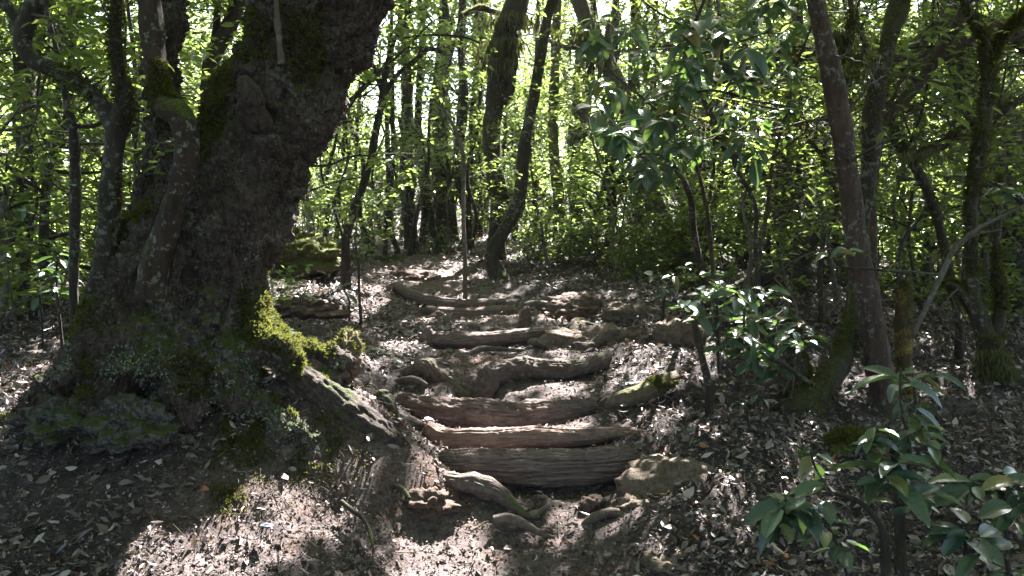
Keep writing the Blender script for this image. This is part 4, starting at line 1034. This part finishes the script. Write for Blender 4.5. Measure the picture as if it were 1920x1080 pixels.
plant('small_sapling', 'low seedling on the bare shelf left of the steps', 7.6, [[(655,578,4),(655,565,4),(650,552,3)]], [(650,548,7.6,1),(640,535,7.6,1)], .13, (4, 5), 112)
plant('small_sapling', 'little sapling growing in front of the leaning giant at far left', 5.4, [[(117,650,6),(112,600,6),(108,560,5),(106,520,4),(108,480,4)]], [(108,480,5.4,1),(106,510,5.4,1),(112,540,5.4,.9),(95,500,5.4,1)], .12, (5, 6), 113)
plant('small_sapling', 'pair of seedling leaves on the ground at left beside the little sapling', 6.2, [[(78,580,4),(75,560,4),(72,545,3)]], [(72,545,6.2,1)], .14, (6, 7), 114)
plant('small_sapling', 'yellow green leaves on a twig at the right edge against the dark trunk', 5.0, [[(1960,400,5),(1910,375,5),(1880,360,4)]], [(1880,355,5,1.1),(1905,370,5,1),(1870,345,5,1)], .13, (3, 4), 115, ground=False, cat='branch', wide=1.5)
# laurel bough reaching in from above
tips = []
for k in range(86):
    u_ = rr_.uniform(0, 1)
    x = rr_.uniform(1090, 1500); lim = 40 + 300 * math.exp(-((x - 1240) / 150) ** 2) if x < 1240 else 330 - .25 * (x - 1240)
    y = rr_.uniform(max(-40, lim - 300), lim)
    tips.append((x, y, rr_.uniform(4.6, 6.4), rr_.uniform(.8, 1.2)))
for x, y in [(1288,130),(1285,110),(1262,200),(1275,160),(1165,240),(1180,250),(1150,235),(1250,215),(1290,60),(1300,40)]: tips.append((x, y, 4.4, 1.1))
plant('hanging_laurel', 'broad leaved tree hanging dark and yellow-green leaves over the upper centre right', 5.4, [
  [(1332,600,13,7.4),(1318,520,13,7.2),(1302,440,12,7.0),(1296,380,12,6.6),(1285,345,11,6.3),(1262,310,10,6.0),(1240,290,9,5.6),(1262,230,8,5.2),(1275,150,8,5),(1290,80,7,4.9),(1320,0,6,4.9),(1350,-80,5,4.9)],
  [(1240,290,5,5.6),(1190,290,5,5.2),(1150,300,4,5.2)], [(1270,180,5),(1340,170,5),(1420,190,4),(1480,200,3)], [(1280,110,5),(1350,90,5),(1440,60,4)], [(1262,230,4),(1200,180,4),(1150,140,3)],
  [(1300,60,4),(1230,20,4),(1180,-20,3)]],
  tips, .155, (6, 9), 120, wide=1.2, cat='tree', droop=(-.9, .25), nbias=(0, -.35, 1.))

# ------------------------------------------------------------------ log steps, roots, stones
def log(name, label, spec, m=M_WOOD, cat='log', groove=.16, seg=72, n=150, knob=.13, gfreq=30, seed=0, group='log steps on the path', up=0.0, moss=0, nscale=4.0, fine=.06):
    pts, rad = limb_pts(spec, 5, n)
    pts = pts + np.array([0, 0, up])
    c = pts[n // 2].copy(); c[2] = float(H(c[0], c[1]))
    mb = MB(); tube(mb, pts, rad, seg, knob, nscale, groove, gfreq, seed, fine=fine)
    if moss:
        root = thing(name, label, cat, c, group); part('wood', mb, m, root)
        mm = MB(); r_ = np.random.default_rng(int(seed)); k0 = int(n * .6); moss_tufts(mm, pts[k0:], rad[k0:], moss, r_, .02, .8); part('moss', mm, M_NEEDLE, root, 'stuff', False); return root
    o = link(name, mb.mesh(name, m, True, c)); o.location = c.tolist()
    tag(o, label, cat, group); return o
log('step_log', 'thickest log step, nearest, deeply grooved purple-brown wood', STEPS['a'], groove=.4, gfreq=30, seed=1.5, seg=150, n=260, fine=.07, knob=.17)
log('step_log', 'second log step, smooth reddish wood with a sunlit upper edge', STEPS['b'], m=M_WOODR, groove=.2, gfreq=34, seed=2.5, seg=100, n=200)
log('step_log', 'third log step, dark splintered wood sagging in the middle', STEPS['c'], groove=.42, gfreq=30, seed=3.5, knob=.24, seg=110, n=220, fine=.1)
log('step_log', 'smooth rounded log step with a stub at its left end, middle of the flight', STEPS['d'], groove=.14, gfreq=26, seed=4.5, fine=.08)
log('step_log', 'upper round log step lying against the topmost one', STEPS['e'], groove=.06, seed=5.5, n=90)
log('step_log', 'topmost step, split flattened log angling up to the left', STEPS['f'], groove=.2, seed=6.5, n=90)
log('mossy_log', 'short tapering log with a mossy upper end, right of the steps', [(1140,762,20,5.35),(1160,752,34,5.3),(1190,742,36,5.3),(1220,730,36,5.35),(1248,716,32,5.4),(1268,706,22,5.45)], m=M_WOODM, groove=.1, seed=7.5, group=None, moss=3500)
log('root_step', 'bulky twisted root forming the uneven step in mid flight', STEPS['g'], m=M_ROOT, cat='root', groove=.25, seed=8.5, knob=.32, group=None, nscale=7, fine=.12, n=200, seg=90)
log('curled_root', 'arching root hump left of the uneven step', [(690,712,14,5.9),(735,708,18,5.85),(772,698,26,5.8),(798,692,36,5.78),(818,706,34,5.75),(845,728,26,5.75),(880,746,18,5.72)], m=M_ROOT, cat='root', groove=.22, seed=9.5, knob=.34, group=None, nscale=8, fine=.12, n=180, seg=80)
log('thin_root', 'thin root lying along the earth below the arching hump', [(705,722,12,5.7),(740,716,13,5.65),(775,712,15,5.6),(800,722,8,5.6)], m=M_ROOT, cat='root', groove=.05, seed=9.9, n=50, seg=16, group=None)
log('thin_root', 'dark root end poking from the left bank above the arching hump', [(665,648,14,6.5),(700,660,20,6.4),(725,670,24,6.3),(745,686,22,6.2),(752,700,8,6.15)], m=M_BARK_DARK, cat='root', groove=.05, seed=10.2, n=60, seg=20, group=None)
log('thin_root', 'root crossing the path just below the stubbed log step', [(870,680,10,6.5),(885,662,12,6.55),(905,654,11,6.6),(940,655,8,6.6),(980,658,6,6.6)], m=M_ROOT, cat='root', groove=.05, seed=11, n=50, seg=16, group=None)
log('thin_root', 'root arching over the tan boulder right of the steps', [(1045,636,14,6.9),(1062,620,13,6.85),(1085,608,13,6.8),(1115,612,12,6.75),(1140,618,10,6.7),(1152,632,8,6.7)], m=M_BARK_DARK, cat='root', groove=.05, seed=12, n=60, seg=16, group=None)
log('bank_root', 'ragged pale root ledge running down below the thickest log', [(820,896,28,4.35),(860,905,36,4.3),(900,912,40,4.28),(935,922,34,4.25),(960,945,22,4.2),(985,965,14,4.15),(1010,968,10,4.15)], m=M_ROOT, cat='root', groove=.2, seed=13, knob=.35, group=None, nscale=9)
log('thin_root', 'hooked little root curling up in the hollow under the thickest log', [(985,965,12,4.15),(1010,960,10,4.18),(1026,948,9,4.2),(1024,934,9,4.25),(1008,930,8,4.25)], m=M_ROOT, cat='root', groove=.05, seed=14, n=50, seg=14, group=None)
log('thin_root', 'low root across the hollow at the foot of the path', [(925,975,14,4.05),(955,972,18,4.05),(985,985,16,4.02),(1015,1000,12,4.0),(1040,1008,8,4.0)], m=M_ROOT, cat='root', groove=.1, seed=15, knob=.3, n=60, seg=24, group=None)
log('thin_root', 'root curving over the earth right of the hollow', [(1095,985,16,4.12),(1120,968,20,4.1),(1155,962,20,4.1),(1190,975,16,4.05),(1240,985,10,4.0)], m=M_ROOT, cat='root', groove=.1, seed=16, knob=.2, n=60, seg=24, group=None)
log('thin_root', 'dark root snaking down the soil left of the foot of the path', [(640,940,9,3.95),(662,958,10,3.9),(680,972,9,3.85),(694,1000,8,3.8),(700,1030,5,3.7)], m=M_BARK_DARK, cat='root', groove=.05, seed=17, n=60, seg=14, group=None)
log('thin_root', 'looped root on the sunny bank under the big root', [(728,925,8,4.12),(738,912,10,4.12),(756,918,10,4.1),(768,935,8,4.05)], m=M_BARK_DARK, cat='root', groove=.05, seed=18, n=50, seg=14, group=None)
log('thin_branch', 'fallen dark stick at the foot of the young laurel group', [(1465,820,14,4.6),(1500,842,12,4.55),(1530,850,10,4.5)], m=M_BARK_DARK, cat='branch', seed=19, n=40, seg=14, group=None)
log('log_stub', 'upright broken stub at the left end of the middle log step', [(800,650,24,7.0),(802,632,24,7.0),(803,618,18,7.0),(805,612,8,7.0)], cat='stub', seed=20, n=50, seg=30, group=None, groove=.2, knob=.3, nscale=12)
log('log_stub', 'small rounded stub below the upper log step', [(828,605,18,7.8),(824,592,18,7.8),(818,586,14,7.8)], cat='stub', seed=21, n=40, seg=24, group=None, knob=.3, nscale=12)
log('log_stub', 'knobbly stub standing at the crest of the left bank above the steps', [(735,790,30,4.75),(727,760,28,4.75),(720,742,26,4.75),(722,732,14,4.75)], m=M_BARK_MOSS, cat='stub', seed=22, n=50, seg=30, group=None, knob=.4, nscale=14)
log('log_stub', 'small upright earthy stub right of the upper steps', [(985,620,26,7.4),(984,600,24,7.4),(986,584,22,7.4),(990,576,14,7.4)], m=M_CLAY, cat='stub', seed=23, n=50, seg=30, group=None, knob=.3, nscale=12)
log('cut_branch', 'short pale stick lying right of the upper steps', [(985,572,10,7.9),(1005,568,12,7.9),(1026,570,9,7.9)], m=M_BARK_GREY, cat='branch', seed=24, n=40, seg=20, group=None)
log('fallen_mossy_trunk', 'mossy fallen trunk slanting up under the thick mossy tree', [(1370,552,30,8.2),(1430,515,34,8.2),(1490,472,30,8.3),(1545,425,26,8.4),(1600,372,20,8.8),(1640,335,12,9.0)], m=M_BARK_MOSS, cat='log', groove=.05, seed=25, n=90, seg=26, group=None, moss=6000)
log('old_fallen_log', 'brown decayed log lying in shadow behind the right-hand trunks', [(1540,598,20,8.4),(1620,600,34,8.3),(1700,604,44,8.2),(1780,612,40,8.1),(1850,622,26,8.0)], m=M_CLAY, cat='log', groove=.3, gfreq=16, seed=26, n=100, seg=40, group=None, knob=.3)
log('old_fallen_log', 'weathered grey fallen log on the litter at the far left', [(-30,560,20,9.3),(40,555,18,9.2),(110,556,12,9.2)], m=M_BARK_GREY, cat='log', groove=.2, seed=27, n=60, seg=24, group=None)

import bmesh
def stone(name, label, px, py, d, size, m=M_ROCK, cat='rock', seed=0, group=None, sink=.35, sub=5, rough=.22, sharp=0.0, moss=0):
    c = P(px, py, d); bm = bmesh.new(); bmesh.ops.create_icosphere(bm, subdivisions=sub, radius=1.0)
    V = np.array([v.co[:] for v in bm.verts]); T = np.array([[v.index for v in f.verts] for f in bm.faces]); bm.free()
    q = V + fbm(V * 1.1 + seed * 7.7, 2)[:, None] * V * .28
    q = q * (1 + rough * fbm(V * 3.1 + seed, 4))[:, None] + sharp * np.round(V * 1.6 + .2) * .15
    q = q * (1 + .07 * fbm(V * 9 + seed, 3) + .03 * vnoise(V * 26 + seed))[:, None]
    q = q * np.array(size)
    base = np.array([c[0], c[1], c[2] - size[2] * sink])
    mb = MB(); mb.add(q, None, T)
    if moss:
        root = thing(name, label, cat, base, group); o = link('stone', mb.mesh('stone', m), root); r_ = np.random.default_rng(seed)
        nn = unit(q / np.array(size) ** 2); k = r_.integers(0, len(q), moss); k = k[nn[k, 2] + .5 * vnoise(q[k] * 8) > .15]
        mm = MB(); leaves(mm, q[k], unit(nn[k] + .8 * rdir(len(k), r_)), rdir(len(k), r_), r_.uniform(.01, .03, len(k)) , .008, r_.uniform(0, 1, len(k)))
        link('moss', mm.mesh('moss', M_NEEDLE, False), root, 'stuff'); return root
    o = link(name, mb.mesh(name, m)); o.location = base.tolist(); tag(o, label, cat, group); return o
stone('boulder', 'large tan boulder bedded in the right bank by the thickest log', 1275,893,4.35,(.30,.24,.16),seed=1,sink=.45,rough=.09)
stone('boulder', 'round tan boulder low at the bottom edge right of the path', 1268,1065,3.72,(.17,.16,.11),seed=2,sink=.3)
stone('boulder', 'smooth earthy boulder beside the middle log step, draped by a root', 1095,645,6.7,(.32,.25,.19),seed=3,sink=.25)
stone('boulder', 'rough brown boulder above the draped one, behind the stepping logs', 1080,582,7.9,(.28,.2,.16),m=M_CLAY,seed=4,sink=.2)
stone('boulder', 'flat tan rock with sunlit top right of the rough brown boulder', 1180,598,7.5,(.26,.2,.13),seed=5,sink=.2)
stone('boulder', 'angular stone with mossy flank under the bushy blue-green laurel', 1275,632,6.6,(.17,.16,.15),m=M_ROCK,seed=6,sharp=.5,sink=.2)
stone('rounded_rock', 'smooth upright rock capping the sunlit end of the big root', 648,676,4.75,(.085,.09,.13),m=M_ROCK,seed=7,sink=.0,moss=1500)
stone('rounded_rock', 'pale rounded rock beside the smooth upright one on the sunlit root', 606,688,4.62,(.11,.09,.09),m=M_ROOT,seed=8,sink=.1)
stone('earth_mound', 'reddish brown mound of bare earth where the path turns at the top', 775,525,10.6,(.42,.35,.2),m=M_CLAY,seed=9,sink=.4)
stone('earth_mound', 'brown mound of earth at the foot of the s-curved tree', 915,548,9.9,(.28,.22,.14),m=M_CLAY,seed=10,sink=.6)
stone('mossy_rock', 'long mossy rock behind the leaning giant, left of the path top', 570,478,9.6,(.42,.3,.18),m=M_ROCKM,seed=11,sink=.2,moss=5000)
stone('mossy_rock', 'mossy rock crowning the bank just beyond the long one', 555,458,10.3,(.32,.3,.2),m=M_ROCKM,seed=12,sink=.1,moss=4000)
stone('mossy_rock', 'small mossy hump where the path bends out of sight', 738,490,12.2,(.22,.2,.12),m=M_ROCKM,seed=13,sink=.2,moss=2000)
stone('mossy_rock', 'moss cushion in the shade behind the foreground young laurel', 1592,828,4.6,(.12,.09,.06),m=M_ROCKM,seed=14,sink=.1,moss=5000)
stone('mossy_rock', 'dark mossy mass under the shrubs at right centre', 1245,480,10.3,(.36,.3,.3),m=M_ROCKM,seed=15,sink=.1,moss=4000)
stone('mossy_rock', 'low mossy hump on the litter near the mossy trees', 1300,530,8.6,(.16,.12,.07),m=M_ROCKM,seed=16,sink=.1,moss=1500)
stone('lichened_lump', 'crusty lichen grown lump of earth at the foot of the giant', 250,795,4.08,(.22,.16,.12),m=M_LUMP,seed=17,sink=.2,rough=.35)
stone('lichened_lump', 'dark crusty hump left of the other lump below the giant', 120,785,4.2,(.22,.18,.11),m=M_LUMP,seed=18,sink=.3,rough=.35)
stone('earth_clod', 'low crumbly clod on the bare shelf left of the steps', 570,570,7.6,(.26,.2,.1),m=M_CLAY,seed=19,sink=.4,rough=.4)
stone('pebble', 'small smooth blue-grey stone on the soil in the left foreground', 500,987,3.66,(.026,.018,.009),m=M_PEB,seed=20,sub=3,sink=-.3)
stone('triangular_stone', 'pale pointed stone at the lower edge of the large tan boulder', 1190,950,4.15,(.09,.07,.05),m=M_ROCK,seed=21,sub=4,sharp=.6,sink=.2)
stone('earth_clod', 'reddish clod under the ragged pale root ledge', 800,935,4.15,(.12,.1,.07),m=M_CLAY,seed=22,sink=.4,rough=.35)
stone('earth_clod', 'rounded clod in the hollow right of the hooked little root', 1110,945,4.25,(.06,.05,.045),m=M_CLAY,seed=23,sub=4,sink=.2)

# hanging lichen beards under the upper boughs
def beards(label, spots, seed, root_name='hanging_lichen'):
    r = np.random.default_rng(seed); mb = MB(); c0 = P(*spots[0][:3])
    for px, py, d, w, ln, n in spots:
        c = P(px, py, d); n = int(n)
        top = c + np.c_[r.normal(0, w, n), r.normal(0, w * .6, n), r.normal(0, w * .25, n)]
        D = unit(np.c_[r.normal(0, .28, (n, 2)), -np.ones(n)])
        leaves(mb, top, D, rdir(n, r, -.3, .3), ln * r.uniform(.1, 1.0, n) ** 1.5, .0022 + .0003 * d, r.uniform(0, 1, n))
    o = link(root_name, mb.mesh(root_name, M_HANG, False, c0)); o.location = c0.tolist(); tag(o, label, 'lichen'); o['kind'] = 'stuff'
beards('golden beard lichen hanging round the trunk behind the s-curved tree', [(945,75,11.9,.14,.35,500),(960,30,11.9,.15,.3,500),(935,110,11.8,.1,.3,300)], 1)
beards('beard lichen dangling from the pale grey leaning trunk', [(1100,60,10.9,.14,.4,160),(1060,60,10.9,.25,.22,130),(1120,100,10.9,.1,.4,120)], 2)
beards('shaggy moss tangle hung between the pinkish trunk and its neighbour', [(1575,60,5.6,.05,.14,260),(1600,100,5.6,.07,.12,260),(1590,130,5.6,.05,.12,200),(1700,290,6.3,.12,.10,200),(1740,285,6.4,.1,.10,200)], 3)
beards('shaggy moss skirt on the foot of the twisted right-hand tree', [(1865,660,5.98,.05,.12,700),(1872,690,5.95,.06,.12,900)], 4)

# ------------------------------------------------------------------ leaf litter, crumbs, twigs
r = np.random.default_rng(2024)
def scatter(n, y0, y1, sizes, wr, mt, name, hi, pathd, lift, tilt, single=0, power=1.0, thin=.5):
    y = y0 + (y1 - y0) * r.uniform(0, 1, n) ** power; x = r.uniform(-1, 1, n) * (0.62 * y + .4)
    keep = r.uniform(0, 1, n) > PM(x, y) * (1 - pathd)
    # drifts: litter gathers unevenly
    dn = fbm(np.c_[x * 1.3, y * 1.3, x * 0] + 8, 3)
    keep &= dn > r.uniform(-1.3, .25, n)
    keep &= ~((x < -.15) & (y < 4.2) & (r.uniform(0, 1, n) < thin))
    x, y = x[keep], y[keep]; n = len(x)
    N0 = HN(x, y); N = unit(N0 + tilt * rdir(n, r)); D = rdir(n, r, -.2, .2); D = unit(D - N * (D * N).sum(-1, keepdims=True))
    L = sizes[0] + (sizes[1] - sizes[0]) * r.beta(1.3, 2.6, n); pos = np.c_[x, y, H(x, y) + r.uniform(0.002, lift, n)] - D * (L * .5)[:, None]
    R = r.uniform(0, 1, n); W = L * r.uniform(*wr, n)
    if single:
        order = np.argsort(y - L * 25)[:single]; mask = np.ones(n, bool); mask[order] = False
        protos = []
        for k in range(8):
            V, Q = leaf_blade(50 + k, r.uniform(-.25, .35)); V[:, 2] += r.uniform(-.5, .8) * V[:, 1] ** 2 * 3 + .03 * np.sin(V[:, 0] * 7 + k)
            b_ = MB(); b_.add(V, Q, None, r.uniform(0, 1)); protos.append(b_.mesh('fallen_leaf', M_LITTER))
        for i_ in order: put_leaf(floor, pos[i_], D[i_], N[i_], L[i_], 1.1, 'fallen_leaf', protos, r)
        x, y, N, D, L, W, R, pos = x[mask], y[mask], N[mask], D[mask], L[mask], W[mask], R[mask], pos[mask]; n = len(x)
    mb = MB(); leaves(mb, pos, D, N, L, W, R, hi=hi, curl=r.uniform(-2.0, 2.4, n))
    link(name, mb.mesh(name, mt, False), floor, 'stuff')
scatter(30000, 2.9, 7.5, (.020, .095), (.2, .5), M_LITTER, 'leaf_litter', True, .10, .03, .7, 300, 1.25)
scatter(130000, 2.9, 7.5, (.008, .030), (.2, .8), M_CRUMB, 'litter_crumbs', False, .35, .016, .9, 0, 1.3, 0)
scatter(95000, 7, 18, (.03, .085), (.35, .55), M_LITTER, 'far_leaf_litter', False, .14, .04, .7, 0, 1.5)
scatter(20000, 16, 45, (.10, .2), (.35, .55), M_LITTER, 'distant_leaf_litter', False, .3, .05, .4, 0, 1.4)
# crumbs of earth on the trodden soil and the bank
OV = np.array([(1,0,0),(-1,0,0),(0,1,0),(0,-1,0),(0,0,1),(0,0,-1)], float); OT = np.array([(0,2,4),(2,1,4),(1,3,4),(3,0,4),(2,0,5),(1,2,5),(3,1,5),(0,3,5)])
n = 46000; y = 2.9 + 6.5 * r.uniform(0, 1, n) ** 1.4; x = r.uniform(-1, 1, n) * (.62 * y); k = r.uniform(0, 1, n) < .15 + PM(x, y); x, y = x[k], y[k]; n = len(x)
sz = .003 + .016 * r.beta(1, 5, n)
V = OV[None] * r.uniform(.5, 1.3, (n, 6, 3)) * sz[:, None, None] + r.normal(0, .25, (n, 6, 3)) * sz[:, None, None]
V += np.c_[x, y, H(x, y) + sz * .15][:, None, :]
mb = MB(); mb.add(V.reshape(-1, 3), None, (OT[None] + (np.arange(n) * 6)[:, None, None]).reshape(-1, 3), np.repeat(r.uniform(.5, 1, n), 6))
link('earth_crumbs', mb.mesh('earth_crumbs', M_GROUND, True), floor, 'stuff')
# fallen twigs and rootlets on the floor
mb = MB(); n = 1500
yy = 3 + 9 * r.uniform(0, 1, n) ** 1.5; xx = r.uniform(-1, 1, n) * (.62 * yy + .3)
for x, y in zip(xx, yy):
    ln = r.uniform(.04, .28); a = r.uniform(0, 6.28); k = 6; t = np.linspace(-.5, .5, k) * ln
    bend = r.normal(0, .25)
    px_ = x + t * math.cos(a) + (t ** 2) / ln * bend * -math.sin(a); py_ = y + t * math.sin(a) + (t ** 2) / ln * bend * math.cos(a)
    z = H(px_, py_); z = z * .4 + np.mean(z) * .6 + .008
    tube(mb, np.c_[px_, py_, z], np.linspace(1, .5, k) * r.uniform(.001, .0035), 4, 0, rnd=.5)
for k in range(420):
    q0 = G(r.uniform(330, 640), r.uniform(770, 960)); ln = r.uniform(.04, .16); a = r.uniform(0, 6.28); kk_ = 7; t = np.linspace(0, 1, kk_)
    aa = a + np.cumsum(r.normal(0, .35, kk_)); px_ = q0[0] + np.cumsum(np.cos(aa)) * ln / kk_; py_ = q0[1] + np.cumsum(np.sin(aa)) * ln / kk_
    tube(mb, np.c_[px_, py_, H(px_, py_) + .004 + .02 * np.sin(t * 3.1) * r.uniform(0, 1)], np.linspace(1, .5, kk_) * r.uniform(.0007, .0018), 4, 0, rnd=.5)
link('fallen_twigs', mb.mesh('fallen_twigs', M_TWIG), floor, 'stuff')
# moss creeping on the sunny side of the left bank
mb = MB()
for px, py, sc, n in [(470,810,.12,5000),(540,800,.12,4000),(600,840,.08,1500),(430,760,.08,2500),(440,840,.05,500),(430,940,.04,500),(520,790,.06,2500),(1100,500,.12,600)]:
    q = G(px, py); x = q[0] + r.normal(0, sc, n); y = q[1] + r.normal(0, sc * .8, n)
    k = vnoise(np.c_[x * 14, y * 14, x * 0]) > .0; x, y = x[k], y[k]
    leaves(mb, np.c_[x, y, H(x, y)], unit(HN(x, y) + .8 * rdir(len(x), r)), rdir(len(x), r), r.uniform(.008, .026, len(x)), .007, r.uniform(0, 1, len(x)))
link('creeping_moss', mb.mesh('creeping_moss', M_NEEDLE, False), floor, 'stuff')

# ------------------------------------------------------------------ the damp air between the trees
mb = MB(); x0, x1, y0, y1, z0, z1 = -115, 115, -45, 150, float(HZ.min()) - 1, 30
mb.add([(x0,y0,z0),(x1,y0,z0),(x1,y1,z0),(x0,y1,z0),(x0,y0,z1),(x1,y0,z1),(x1,y1,z1),(x0,y1,z1)], [(0,3,2,1),(4,5,6,7),(0,1,5,4),(1,2,6,5),(2,3,7,6),(3,0,4,7)])
hm = bpy.data.materials.new('thin_haze'); hm.use_nodes = True; hm.node_tree.nodes.clear()
hv_ = hm.node_tree.nodes.new('ShaderNodeVolumePrincipled'); ho_ = hm.node_tree.nodes.new('ShaderNodeOutputMaterial')
hv_.inputs['Color'].default_value = (.92, .96, 1, 1); hv_.inputs['Density'].default_value = 0.0005; hv_.inputs['Anisotropy'].default_value = .5
hm.node_tree.links.new(hv_.outputs[0], ho_.inputs['Volume'])
hz = link('haze', mb.mesh('haze', hm, False), None, 'stuff'); hz['label'] = 'thin pale haze hanging in the air between the trees'; hz['category'] = 'haze'
cy.volume_bounces = 0
cy.volume_max_steps = 64

# alike neighbours are told apart by their order across the view
same = {}
for o in bpy.data.objects:
    if o.get('category') in ('tree', 'shrub') and o.get('label') and o.location.y > 3: same.setdefault(o['label'], []).append(o)
for lb_, os_ in same.items():
    if 2 <= len(os_) <= 13:
        os_.sort(key=lambda o: o.location.x / o.location.y)
        for k, o in enumerate(os_):
            w_ = (lb_.replace(' in the sunlit wood', '').replace(' in the wood', '') + ', ' + nth(k, len(os_))).split()
            if len(w_) <= 16: o['label'] = ' '.join(w_)
